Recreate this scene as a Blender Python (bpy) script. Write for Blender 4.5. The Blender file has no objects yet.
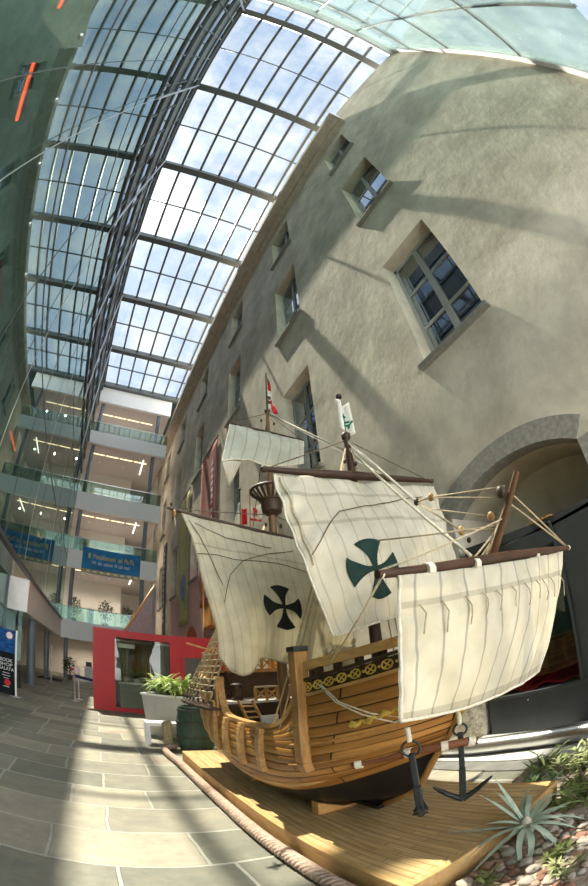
import bpy, bmesh, math, random
from mathutils import Vector, Matrix, noise
SC = bpy.context.scene
COL = SC.collection
R = math.radians
random.seed(7)

# ---------------------------------------------------------------- camera: a 16 mm full-frame (equisolid) fisheye held in portrait, tilted up
EYE = Vector((0.0, 0.0, 1.6))
def make_camera():
    pitch, yaw, roll = R(33.114), R(30.237), R(-5.02)
    cp, sp, cy, sy = math.cos(pitch), math.sin(pitch), math.cos(yaw), math.sin(yaw)
    f = Vector((sy * cp, cy * cp, sp)); r = Vector((cy, -sy, 0)); u = r.cross(f)
    r2 = math.cos(roll) * r + math.sin(roll) * u
    u2 = -math.sin(roll) * r + math.cos(roll) * u
    cam = bpy.data.cameras.new('camera'); o = bpy.data.objects.new('camera', cam); COL.objects.link(o)
    cam.type = 'PANO'; cam.sensor_fit = 'AUTO'; cam.sensor_width = 36.0
    cam.clip_start = 0.02; cam.clip_end = 500
    lens = 393.1 / 886.0 * 36.0
    try:
        cam.cycles.panorama_type = 'FISHEYE_EQUISOLID'; cam.cycles.fisheye_lens = lens; cam.cycles.fisheye_fov = R(200)
    except Exception:
        cam.panorama_type = 'FISHEYE_EQUISOLID'; cam.fisheye_lens = lens; cam.fisheye_fov = R(200)
    m = Matrix((( r2.x, u2.x, -f.x, EYE.x), (r2.y, u2.y, -f.y, EYE.y), (r2.z, u2.z, -f.z, EYE.z), (0, 0, 0, 1)))
    o.matrix_world = m
    SC.camera = o
make_camera()

# ---------------------------------------------------------------- sky, sun, exposure
SUN_DIR = Vector((-0.0905, 0.4434, 1.0)).normalized()
SUN_STRENGTH = 8.0
SKY_STRENGTH = 0.80
SC.view_settings.view_transform = 'Standard'
SC.view_settings.look = 'None'
SC.view_settings.exposure = 0.75
SC.view_settings.gamma = 1.0
SC.view_settings.use_curve_mapping = False
try:
    SC.cycles.max_bounces = 10; SC.cycles.transparent_max_bounces = 24; SC.cycles.glossy_bounces = 5
    SC.cycles.sample_clamp_indirect = 6.0; SC.cycles.caustics_reflective = False; SC.cycles.caustics_refractive = False
    SC.cycles.use_denoising = True
except Exception:
    pass

def make_world():
    w = bpy.data.worlds.new('sky'); SC.world = w; w.use_nodes = True
    nt = w.node_tree; nt.nodes.clear()
    N = nt.nodes.new; L = nt.links.new
    tc = N('ShaderNodeTexCoord')
    sep = N('ShaderNodeSeparateXYZ'); L(tc.outputs['Generated'], sep.inputs[0])
    # clear blue to an unseen horizon brightened as added fill, same tone below
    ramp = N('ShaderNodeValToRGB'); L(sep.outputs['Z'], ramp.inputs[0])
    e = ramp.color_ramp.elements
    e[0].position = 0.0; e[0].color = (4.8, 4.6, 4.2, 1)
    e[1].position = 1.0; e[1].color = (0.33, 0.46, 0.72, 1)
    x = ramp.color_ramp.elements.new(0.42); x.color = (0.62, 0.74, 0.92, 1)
    # clouds
    mp = N('ShaderNodeMapping'); L(tc.outputs['Generated'], mp.inputs[0]); mp.inputs['Scale'].default_value = (3.2, 3.2, 4.5)
    nz = N('ShaderNodeTexNoise'); L(mp.outputs[0], nz.inputs['Vector']); nz.inputs['Scale'].default_value = 2.6
    nz.inputs['Detail'].default_value = 7; nz.inputs['Roughness'].default_value = 0.62
    cr = N('ShaderNodeValToRGB'); L(nz.outputs[0], cr.inputs[0])
    cr.color_ramp.elements[0].position = 0.42; cr.color_ramp.elements[1].position = 0.68
    mix = N('ShaderNodeMixRGB'); L(cr.outputs[0], mix.inputs[0]); L(ramp.outputs[0], mix.inputs[1]); mix.inputs[2].default_value = (0.84, 0.86, 0.88, 1)
    # added fill: low sky brightened on the unseen side away from the sun
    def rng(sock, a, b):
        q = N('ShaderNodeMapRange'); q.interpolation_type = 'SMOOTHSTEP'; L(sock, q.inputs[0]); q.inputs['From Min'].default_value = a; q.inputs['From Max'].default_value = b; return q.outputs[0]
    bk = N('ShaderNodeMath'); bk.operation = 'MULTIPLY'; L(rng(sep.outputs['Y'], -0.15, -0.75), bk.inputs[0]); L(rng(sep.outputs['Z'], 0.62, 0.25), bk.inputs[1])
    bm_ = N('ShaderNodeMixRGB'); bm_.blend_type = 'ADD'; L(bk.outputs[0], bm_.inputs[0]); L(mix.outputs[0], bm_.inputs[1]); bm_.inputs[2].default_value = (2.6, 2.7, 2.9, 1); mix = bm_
    # bright air around the sun
    vm = N('ShaderNodeVectorMath'); vm.operation = 'DOT_PRODUCT'; L(tc.outputs['Generated'], vm.inputs[0]); vm.inputs[1].default_value = SUN_DIR
    ac = N('ShaderNodeMath'); ac.operation = 'ARCCOSINE'; L(vm.outputs['Value'], ac.inputs[0])
    g = N('ShaderNodeValToRGB'); mr = N('ShaderNodeMath'); mr.operation = 'MULTIPLY'; mr.inputs[1].default_value = 1 / R(30); L(ac.outputs[0], mr.inputs[0])
    L(mr.outputs[0], g.inputs[0]); g.color_ramp.interpolation = 'EASE'
    ge = g.color_ramp.elements
    ge[0].position = 0.0; ge[0].color = (1, 1, 1, 1); ge[1].position = 1.0; ge[1].color = (0, 0, 0, 1)
    a = ge.new(0.06); a.color = (0.16, 0.16, 0.16, 1)
    b = ge.new(0.25); b.color = (0.02, 0.02, 0.02, 1)
    ms = N('ShaderNodeMixRGB'); ms.blend_type = 'MULTIPLY'; ms.inputs[0].default_value = 1; L(g.outputs[0], ms.inputs[1]); ms.inputs[2].default_value = (8, 7.6, 6.8, 1)
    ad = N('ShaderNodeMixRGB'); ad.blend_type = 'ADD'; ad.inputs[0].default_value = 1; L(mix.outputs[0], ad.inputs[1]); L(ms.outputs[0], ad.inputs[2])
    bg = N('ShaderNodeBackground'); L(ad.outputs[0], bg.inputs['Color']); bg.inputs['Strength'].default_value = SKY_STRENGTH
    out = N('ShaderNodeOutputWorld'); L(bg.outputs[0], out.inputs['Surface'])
make_world()
def make_sun():
    l = bpy.data.lights.new('sun', 'SUN'); l.energy = SUN_STRENGTH; l.angle = R(0.53); l.color = (1.0, 0.90, 0.72)
    o = bpy.data.objects.new('sun', l); COL.objects.link(o)
    o.rotation_euler = SUN_DIR.to_track_quat('Z', 'Y').to_euler(); o.location = (0, 0, 60)
make_sun()

# ---------------------------------------------------------------- materials
MATS = {}
def nodes(name):
    m = bpy.data.materials.new(name); m.use_nodes = True
    nt = m.node_tree; nt.nodes.clear()
    out = nt.nodes.new('ShaderNodeOutputMaterial')
    return m, nt, nt.nodes.new, nt.links.new, out
def mat(name, col, rough=0.6, metal=0.0, var=0.12, scale=8.0, bump=0.0, bscale=None, emit=None, estr=0.0, spec=0.35, stretch=(1, 1, 1)):
    """plain procedural material: colour with noise variation and bump"""
    if name in MATS: return MATS[name]
    m, nt, N, L, out = nodes(name)
    p = N('ShaderNodeBsdfPrincipled'); L(p.outputs[0], out.inputs[0])
    p.inputs['Roughness'].default_value = rough; p.inputs['Metallic'].default_value = metal
    p.inputs['Specular IOR Level'].default_value = spec
    tc = N('ShaderNodeTexCoord'); mp = N('ShaderNodeMapping'); L(tc.outputs['Object'], mp.inputs[0]); mp.inputs['Scale'].default_value = stretch
    nz = N('ShaderNodeTexNoise'); L(mp.outputs[0], nz.inputs['Vector']); nz.inputs['Scale'].default_value = scale; nz.inputs['Detail'].default_value = 5
    r = N('ShaderNodeValToRGB'); L(nz.outputs[0], r.inputs[0])
    r.color_ramp.elements[0].position = 0.3; r.color_ramp.elements[1].position = 0.7
    r.color_ramp.elements[0].color = [max(0, c * (1 - var)) for c in col[:3]] + [1]
    r.color_ramp.elements[1].color = [min(1, c * (1 + var)) for c in col[:3]] + [1]
    L(r.outputs[0], p.inputs['Base Color'])
    if bump:
        nb = N('ShaderNodeTexNoise'); L(mp.outputs[0], nb.inputs['Vector']); nb.inputs['Scale'].default_value = bscale or scale * 3; nb.inputs['Detail'].default_value = 6
        b = N('ShaderNodeBump'); b.inputs['Strength'].default_value = 1.0; b.inputs['Distance'].default_value = bump; L(nb.outputs[0], b.inputs['Height']); L(b.outputs[0], p.inputs['Normal'])
    if emit:
        p.inputs['Emission Color'].default_value = (*emit, 1); p.inputs['Emission Strength'].default_value = estr
    MATS[name] = m
    return m
def glass(name, tint, refl_min=0.08, refl_max=0.9, rough=0.0, power=4.0, gloss=(1, 1, 1), dirt=0.0):
    """thin pane: see-through with a mirror reflection that grows towards grazing angles"""
    if name in MATS: return MATS[name]
    m, nt, N, L, out = nodes(name)
    t = N('ShaderNodeBsdfTransparent'); t.inputs[0].default_value = (*tint, 1)
    g = N('ShaderNodeBsdfGlossy'); g.inputs['Roughness'].default_value = rough; g.inputs['Color'].default_value = (*gloss, 1)
    geo = N('ShaderNodeNewGeometry')
    vm = N('ShaderNodeVectorMath'); vm.operation = 'DOT_PRODUCT'; L(geo.outputs['Incoming'], vm.inputs[0]); L(geo.outputs['Normal'], vm.inputs[1])
    ab = N('ShaderNodeMath'); ab.operation = 'ABSOLUTE'; L(vm.outputs['Value'], ab.inputs[0])
    inv = N('ShaderNodeMath'); inv.operation = 'SUBTRACT'; inv.inputs[0].default_value = 1; L(ab.outputs[0], inv.inputs[1])
    pw = N('ShaderNodeMath'); pw.operation = 'POWER'; L(inv.outputs[0], pw.inputs[0]); pw.inputs[1].default_value = power
    mr = N('ShaderNodeMapRange'); L(pw.outputs[0], mr.inputs[0]); mr.inputs['To Min'].default_value = refl_min; mr.inputs['To Max'].default_value = refl_max
    mx = N('ShaderNodeMixShader'); L(mr.outputs[0], mx.inputs[0]); L(t.outputs[0], mx.inputs[1]); L(g.outputs[0], mx.inputs[2])
    last = mx
    if dirt:
        d = N('ShaderNodeBsdfDiffuse'); d.inputs[0].default_value = (0.72, 0.76, 0.76, 1)
        tl = N('ShaderNodeBsdfTranslucent'); tl.inputs[0].default_value = (0.72, 0.76, 0.76, 1)
        ds = N('ShaderNodeMixShader'); ds.inputs[0].default_value = 0.5; L(d.outputs[0], ds.inputs[1]); L(tl.outputs[0], ds.inputs[2])
        tc = N('ShaderNodeTexCoord'); nz = N('ShaderNodeTexNoise'); L(tc.outputs['Object'], nz.inputs['Vector']); nz.inputs['Scale'].default_value = 1.3; nz.inputs['Detail'].default_value = 6
        r = N('ShaderNodeMapRange'); L(nz.outputs[0], r.inputs[0]); r.inputs['From Min'].default_value = 0.3; r.inputs['From Max'].default_value = 0.75; r.inputs['To Min'].default_value = dirt * 0.3; r.inputs['To Max'].default_value = dirt
        m2 = N('ShaderNodeMixShader'); L(r.outputs[0], m2.inputs[0]); L(mx.outputs[0], m2.inputs[1]); L(ds.outputs[0], m2.inputs[2]); last = m2
    L(last.outputs[0], out.inputs[0])
    MATS[name] = m
    return m
def cloth(name, col, seam=None, trans=0.35, nseam=0, bands=(), seamdark=0.7, wr=0.009):
    """canvas: diffuse plus light coming through, with sewn seams along the UV columns and reef bands across"""
    if name in MATS: return MATS[name]
    m, nt, N, L, out = nodes(name)
    uv = N('ShaderNodeUVMap'); sep = N('ShaderNodeSeparateXYZ'); L(uv.outputs[0], sep.inputs[0])
    base = N('ShaderNodeRGB'); base.outputs[0].default_value = (*col, 1); cur = base.outputs[0]
    tc = N('ShaderNodeTexCoord')
    nz = N('ShaderNodeTexNoise'); L(tc.outputs['Object'], nz.inputs['Vector']); nz.inputs['Scale'].default_value = 6; nz.inputs['Detail'].default_value = 6
    def mul(fac_socket, c):
        nonlocal cur
        x = N('ShaderNodeMixRGB'); x.blend_type = 'MULTIPLY'; L(fac_socket, x.inputs[0]); L(cur, x.inputs[1]); x.inputs[2].default_value = (*c, 1); cur = x.outputs[0]
    rr = N('ShaderNodeMapRange'); L(nz.outputs[0], rr.inputs[0]); rr.inputs['From Min'].default_value = 0.35; rr.inputs['From Max'].default_value = 0.75
    mul(rr.outputs[0], (0.84, 0.82, 0.76))
    def line(sock, mult, off, width):
        a = N('ShaderNodeMath'); a.operation = 'MULTIPLY_ADD'; L(sock, a.inputs[0]); a.inputs[1].default_value = mult; a.inputs[2].default_value = off
        f = N('ShaderNodeMath'); f.operation = 'FRACT'; L(a.outputs[0], f.inputs[0])
        s = N('ShaderNodeMath'); s.operation = 'SUBTRACT'; L(f.outputs[0], s.inputs[0]); s.inputs[1].default_value = 0.5
        b = N('ShaderNodeMath'); b.operation = 'ABSOLUTE'; L(s.outputs[0], b.inputs[0])
        l = N('ShaderNodeMath'); l.operation = 'LESS_THAN'; L(b.outputs[0], l.inputs[0]); l.inputs[1].default_value = width
        return l.outputs[0]
    if nseam: mul(line(sep.outputs['X'], nseam, 0.0, 0.045), (seamdark,) * 3)
    for (v, w) in bands:
        a = N('ShaderNodeMath'); a.operation = 'SUBTRACT'; L(sep.outputs['Y'], a.inputs[0]); a.inputs[1].default_value = v
        b = N('ShaderNodeMath'); b.operation = 'ABSOLUTE'; L(a.outputs[0], b.inputs[0])
        l = N('ShaderNodeMath'); l.operation = 'LESS_THAN'; L(b.outputs[0], l.inputs[0]); l.inputs[1].default_value = w
        mul(l.outputs[0], (0.80, 0.79, 0.76))
    d = N('ShaderNodeBsdfDiffuse'); t = N('ShaderNodeBsdfTranslucent'); L(cur, d.inputs[0]); L(cur, t.inputs[0])
    nb = N('ShaderNodeTexNoise'); L(tc.outputs['Object'], nb.inputs['Vector']); nb.inputs['Scale'].default_value = 14; nb.inputs['Detail'].default_value = 4; nb.inputs['Distortion'].default_value = 0.6
    bp = N('ShaderNodeBump'); bp.inputs['Distance'].default_value = wr; bp.inputs['Strength'].default_value = 1; L(nb.outputs[0], bp.inputs['Height']); L(bp.outputs[0], d.inputs['Normal']); L(bp.outputs[0], t.inputs['Normal'])
    mx = N('ShaderNodeMixShader'); mx.inputs[0].default_value = trans; L(d.outputs[0], mx.inputs[1]); L(t.outputs[0], mx.inputs[2]); L(mx.outputs[0], out.inputs[0])
    MATS[name] = m
    return m

# ---------------------------------------------------------------- mesh builder
class MB:
    def __init__(s): s.v = []; s.f = []; s.uv = {}
    def add(s, vs, fs, uvs=None):
        n = len(s.v); s.v += [tuple(v) for v in vs]
        for i, f in enumerate(fs):
            s.f.append(tuple(a + n for a in f))
            if uvs: s.uv[len(s.f) - 1] = uvs[i]
        return s
    def box(s, x0, x1, y0, y1, z0, z1):
        x0, x1 = sorted((x0, x1)); y0, y1 = sorted((y0, y1)); z0, z1 = sorted((z0, z1))
        return s.add([(x0, y0, z0), (x1, y0, z0), (x1, y1, z0), (x0, y1, z0), (x0, y0, z1), (x1, y0, z1), (x1, y1, z1), (x0, y1, z1)],
                     [(0, 3, 2, 1), (4, 5, 6, 7), (0, 1, 5, 4), (1, 2, 6, 5), (2, 3, 7, 6), (3, 0, 4, 7)])
    def hexa(s, p):   # eight corners: bottom four ccw, top four ccw
        return s.add(p, [(0, 3, 2, 1), (4, 5, 6, 7), (0, 1, 5, 4), (1, 2, 6, 5), (2, 3, 7, 6), (3, 0, 4, 7)])
    def beam(s, a, b, w, h, up=(0, 0, 1)):
        a = Vector(a); b = Vector(b); d = (b - a).normalized(); up = Vector(up)
        if abs(d.dot(up)) > 0.98: up = Vector((0, 1, 0))
        r = d.cross(up).normalized(); u = r.cross(d)
        q = [a - r * w / 2 - u * h / 2, a + r * w / 2 - u * h / 2, a + r * w / 2 + u * h / 2, a - r * w / 2 + u * h / 2]
        return s.add(q + [x + (b - a) for x in q], [(0, 1, 2, 3), (7, 6, 5, 4), (0, 4, 5, 1), (1, 5, 6, 2), (2, 6, 7, 3), (3, 7, 4, 0)])
    def tube(s, pts, rad, n=8, cap=True, closed=False):
        pts = [Vector(p) for p in pts]; m = len(pts)
        if not isinstance(rad, (list, tuple)): rad = [rad] * m
        vs = []; prev = None
        for i, p in enumerate(pts):
            if closed: d = pts[(i + 1) % m] - pts[i - 1]
            else: d = pts[min(i + 1, m - 1)] - pts[max(i - 1, 0)]
            d.normalize()
            if prev is None:
                up = Vector((0, 0, 1)) if abs(d.z) < 0.9 else Vector((1, 0, 0)); r = d.cross(up).normalized()
            else:
                r = (prev - d * prev.dot(d)).normalized()
            prev = r; u = d.cross(r)
            for k in range(n):
                a = 2 * math.pi * k / n; vs.append(p + (r * math.cos(a) + u * math.sin(a)) * rad[i])
        fs = []
        for i in range(m if closed else m - 1):
            j = (i + 1) % m
            for k in range(n):
                k2 = (k + 1) % n; fs.append((i * n + k, i * n + k2, j * n + k2, j * n + k))
        if cap and not closed:
            fs.append(tuple(range(n - 1, -1, -1))); fs.append(tuple((m - 1) * n + k for k in range(n)))
        return s.add(vs, fs)
    def lathe(s, prof, c=(0, 0, 0), n=20, axis='z', sx=1, sy=1):
        vs = []; fs = []; m = len(prof)
        for (r, z) in prof:
            for k in range(n):
                a = 2 * math.pi * k / n; p = (r * math.cos(a) * sx, r * math.sin(a) * sy, z)
                if axis == 'x': p = (p[2], p[0], p[1])
                if axis == 'y': p = (p[0], p[2], p[1])
                vs.append((p[0] + c[0], p[1] + c[1], p[2] + c[2]))
        for i in range(m - 1):
            for k in range(n):
                k2 = (k + 1) % n; fs.append((i * n + k, i * n + k2, (i + 1) * n + k2, (i + 1) * n + k))
        if prof[0][0] > 1e-4: fs.append(tuple(range(n - 1, -1, -1)))
        if prof[-1][0] > 1e-4: fs.append(tuple((m - 1) * n + k for k in range(n)))
        return s.add(vs, fs)
    def ball(s, c, r, n=10, sc=(1, 1, 1)):
        m = n // 2 + 1; prof = [(max(1e-5, math.sin(math.pi * i / m)) * r, -math.cos(math.pi * i / m) * r) for i in range(m + 1)]
        vs = []; fs = []
        for (q, z) in prof:
            for k in range(n):
                a = 2 * math.pi * k / n; vs.append((c[0] + q * math.cos(a) * sc[0], c[1] + q * math.sin(a) * sc[1], c[2] + z * sc[2]))
        for i in range(m):
            for k in range(n):
                k2 = (k + 1) % n; fs.append((i * n + k, i * n + k2, (i + 1) * n + k2, (i + 1) * n + k))
        return s.add(vs, fs)
    def grid(s, fn, nu, nv, uv=True, flip=False):
        vs = [fn(i / nu, j / nv) for j in range(nv + 1) for i in range(nu + 1)]; fs = []; us = []
        for j in range(nv):
            for i in range(nu):
                a = j * (nu + 1) + i; q = (a, a + 1, a + nu + 2, a + nu + 1)
                u = ((i / nu, j / nv), ((i + 1) / nu, j / nv), ((i + 1) / nu, (j + 1) / nv), (i / nu, (j + 1) / nv))
                fs.append(q[::-1] if flip else q); us.append(u[::-1] if flip else u)
        return s.add(vs, fs, us if uv else None)
    def prism(s, poly, axis, a, b):
        """extrude a 2-D polygon along an axis: for 'x' the polygon is (y,z), for 'y' (x,z), for 'z' (x,y)"""
        def P(p, t): return {'x': (t, p[0], p[1]), 'y': (p[0], t, p[1]), 'z': (p[0], p[1], t)}[axis]
        n = len(poly); vs = [P(p, a) for p in poly] + [P(p, b) for p in poly]
        fs = [tuple(range(n - 1, -1, -1)), tuple(range(n, 2 * n))] + [(i, (i + 1) % n, (i + 1) % n + n, i + n) for i in range(n)]
        return s.add(vs, fs)
    def build(s, name, m, parent=None, smooth=False, bevel=0.0, solid=0.0, auto=None, origin=None):
        me = bpy.data.meshes.new(name)
        if parent is not None:
            off = wloc(parent); loc = Vector((0, 0, 0))
        else:
            if origin is None:
                xs = [v[0] for v in s.v]; ys = [v[1] for v in s.v]; zs = [v[2] for v in s.v]
                origin = ((min(xs) + max(xs)) / 2, (min(ys) + max(ys)) / 2, min(zs))
            off = Vector(origin); loc = off
        me.from_pydata([(v[0] - off.x, v[1] - off.y, v[2] - off.z) for v in s.v], [], s.f)
        if s.uv:
            ul = me.uv_layers.new(name='UVMap')
            for p in me.polygons:
                if p.index in s.uv:
                    for li, c in zip(p.loop_indices, s.uv[p.index]): ul.data[li].uv = c
        me.validate(); me.update()
        bm = bmesh.new(); bm.from_mesh(me); bmesh.ops.recalc_face_normals(bm, faces=bm.faces[:]) if not s.uv else None; bm.to_mesh(me); bm.free()
        if smooth:
            for p in me.polygons: p.use_smooth = True
        me.materials.append(m)
        o = bpy.data.objects.new(name, me); COL.objects.link(o); o.location = loc
        if parent is not None: o.parent = parent
        if bevel:
            b = o.modifiers.new('bevel', 'BEVEL'); b.width = bevel; b.segments = 2; b.limit_method = 'ANGLE'; b.angle_limit = R(35)
        if solid:
            b = o.modifiers.new('thickness', 'SOLIDIFY'); b.thickness = solid; b.offset = 0
        if auto and smooth:
            try: me.set_sharp_from_angle(angle=R(auto))
            except Exception: pass
        return o
def wloc(o):
    v = Vector((0, 0, 0))
    while o is not None: v = v + o.location; o = o.parent
    return v
def thing(name, label, cat, loc, group=None):
    o = bpy.data.objects.new(name, None); COL.objects.link(o); o.location = loc; o.empty_display_size = 0.1
    return tag(o, label, cat, group)
def tag(o, label, cat, group=None, kind=None):
    o['label'] = label; o['category'] = cat
    if group: o['group'] = group
    if kind: o['kind'] = kind
    return o
def struct(o, label=None):
    o['kind'] = 'structure'
    if label: o['label'] = label
    return o
def root_struct(name, loc=(0, 0, 0)):
    o = bpy.data.objects.new(name, None); COL.objects.link(o); o.location = loc; o['kind'] = 'structure'; return o
def copy_tree(o, parent=None, shift=(0, 0, 0)):
    kids = list(o.children)
    c = o.copy(); COL.objects.link(c)
    if parent is not None: c.parent = parent
    else: c.location = Vector(o.location) + Vector(shift)
    for k in kids: copy_tree(k, c)
    return c
def lerp(a, b, t): return a + (b - a) * t
def pl(x, pts):
    """piecewise-linear (smoothed by cubic ease inside) interpolation through (x, y) pairs"""
    if x <= pts[0][0]: return pts[0][1]
    for (a, b), (c, d) in zip(pts, pts[1:]):
        if x <= c: return b + (d - b) * (x - a) / (c - a)
    return pts[-1][1]
def cr(x, pts):
    """monotone-ish Catmull-Rom through (x, y) pairs"""
    if x <= pts[0][0]: return pts[0][1]
    if x >= pts[-1][0]: return pts[-1][1]
    for i in range(len(pts) - 1):
        if pts[i][0] <= x <= pts[i + 1][0]:
            x0, y0 = pts[i]; x1, y1 = pts[i + 1]; h = x1 - x0
            m0 = (y1 - pts[i - 1][1]) / (x1 - pts[i - 1][0]) if i > 0 else (y1 - y0) / h
            m1 = (pts[i + 2][1] - y0) / (pts[i + 2][0] - x0) if i < len(pts) - 2 else (y1 - y0) / h
            t = (x - x0) / h
            return (2*t**3-3*t**2+1)*y0 + (t**3-2*t**2+t)*h*m0 + (-2*t**3+3*t**2)*y1 + (t**3-t**2)*h*m1
def text_line(body, name, m, parent, centre, right, up, height, width):
    words = body.split(' '); n = len(body); x = 0; right = Vector(right)
    for w in words:
        c = Vector(centre) + right * (((x + len(w) / 2) / n - 0.5) * width)
        text_mesh(w, name, m, parent, c, right, up, height * (0.72 if w.islower() and not set(w) & set('bdfhkltipqgj') else 1), width * len(w) / n * 0.92); x += len(w) + 1
def text_mesh(body, name, m, parent, centre, right, up, height, width=None, depth=0.003, align='CENTER'):
    """lettering as a mesh: laid on the plane spanned by right and up"""
    cu = bpy.data.curves.new(name, 'FONT'); cu.body = body; cu.size = 1.0; cu.extrude = 0.02; cu.align_x = align; cu.align_y = 'CENTER'
    ob = bpy.data.objects.new(name, cu); COL.objects.link(ob)
    dg = bpy.context.evaluated_depsgraph_get(); dg.update()
    me = bpy.data.meshes.new_from_object(ob.evaluated_get(dg)); bpy.data.objects.remove(ob, do_unlink=True)
    xs = [v.co.x for v in me.vertices] or [0]
    ys = [v.co.y for v in me.vertices] or [0]
    sx = sy = height / max(0.01, (max(ys) - min(ys)))
    if width: sx = width / max(0.01, (max(xs) - min(xs)))
    cy = (max(ys) + min(ys)) / 2; cx = (max(xs) + min(xs)) / 2 if align == 'CENTER' else min(xs)
    right = Vector(right).normalized(); up = Vector(up).normalized(); nrm = right.cross(up)
    c = Vector(centre) - wloc(parent)
    for v in me.vertices:
        p = c + right * (v.co.x - cx) * sx + up * (v.co.y - cy) * sy + nrm * (v.co.z / 0.02 * depth)
        v.co = p
    me.materials.clear(); me.materials.append(m); me.update()
    o = bpy.data.objects.new(name, me); COL.objects.link(o); o.parent = parent
    return o
# ================================================================ the courtyard
XW, XL, YB, YF, ZS = 4.8, -2.70, -4.3, 27.76, 24.4      # right wall, left glass, back glass, far galleries, skylight
def mat_plaster():
    m, nt, N, L, out = nodes('plaster')
    p = N('ShaderNodeBsdfPrincipled'); L(p.outputs[0], out.inputs[0]); p.inputs['Roughness'].default_value = 0.9; p.inputs['Specular IOR Level'].default_value = 0.15
    tc = N('ShaderNodeTexCoord'); geo = N('ShaderNodeNewGeometry')
    n1 = N('ShaderNodeTexNoise'); L(geo.outputs['Position'], n1.inputs['Vector']); n1.inputs['Scale'].default_value = 0.9; n1.inputs['Detail'].default_value = 8; n1.inputs['Roughness'].default_value = 0.65; n1.inputs['Distortion'].default_value = 0.15
    r1 = N('ShaderNodeValToRGB'); L(n1.outputs[0], r1.inputs[0])
    r1.color_ramp.elements[0].position = 0.27; r1.color_ramp.elements[0].color = (0.47, 0.415, 0.33, 1)
    r1.color_ramp.elements[1].position = 0.66; r1.color_ramp.elements[1].color = (0.86, 0.775, 0.63, 1)
    # the painted mural low on the far half of the wall
    sep = N('ShaderNodeSeparateXYZ'); L(geo.outputs['Position'], sep.inputs[0])
    n2 = N('ShaderNodeTexNoise'); L(geo.outputs['Position'], n2.inputs['Vector']); n2.inputs['Scale'].default_value = 0.7; n2.inputs['Detail'].default_value = 4
    def rng(sock, a, b, add=0.0):
        ma = N('ShaderNodeMath'); ma.operation = 'MULTIPLY_ADD'; L(n2.outputs[0], ma.inputs[0]); ma.inputs[1].default_value = add; L(sock, ma.inputs[2])
        q = N('ShaderNodeMapRange'); L(ma.outputs[0], q.inputs[0]); q.inputs['From Min'].default_value = a; q.inputs['From Max'].default_value = b; return q.outputs[0]
    zz = rng(sep.outputs['Z'], 8.6, 7.2, 2.0); y0 = rng(sep.outputs['Y'], 13.4, 14.4); y1 = rng(sep.outputs['Y'], 27.0, 26.6)
    a = N('ShaderNodeMath'); a.operation = 'MULTIPLY'; L(zz, a.inputs[0]); L(y0, a.inputs[1])
    b = N('ShaderNodeMath'); b.operation = 'MULTIPLY'; L(a.outputs[0], b.inputs[0]); L(y1, b.inputs[1])
    mx = N('ShaderNodeMixRGB'); L(b.outputs[0], mx.inputs[0]); L(r1.outputs[0], mx.inputs[1]); mx.inputs[2].default_value = (0.88, 0.52, 0.49, 1)
    n3 = N('ShaderNodeTexNoise'); L(geo.outputs['Position'], n3.inputs['Vector']); n3.inputs['Scale'].default_value = 0.45; n3.inputs['Detail'].default_value = 3
    m3 = N('ShaderNodeMixRGB'); m3.blend_type = 'MULTIPLY'; L(n3.outputs[0], m3.inputs[0]); L(mx.outputs[0], m3.inputs[1]); m3.inputs[2].default_value = (0.86, 0.88, 0.9, 1)
    L(m3.outputs[0], p.inputs['Base Color'])
    nb = N('ShaderNodeTexNoise'); mp = N('ShaderNodeMapping'); L(geo.outputs['Position'], mp.inputs[0]); mp.inputs['Rotation'].default_value = (R(35), 0, 0); mp.inputs['Scale'].default_value = (1, 1.5, 0.9)
    L(mp.outputs[0], nb.inputs['Vector']); nb.inputs['Scale'].default_value = 2.4; nb.inputs['Detail'].default_value = 9; nb.inputs['Roughness'].default_value = 0.6
    bp = N('ShaderNodeBump'); bp.inputs['Distance'].default_value = 0.022; bp.inputs['Strength'].default_value = 1; L(nb.outputs[0], bp.inputs['Height']); L(bp.outputs[0], p.inputs['Normal'])
    MATS['plaster'] = m; return m
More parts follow.
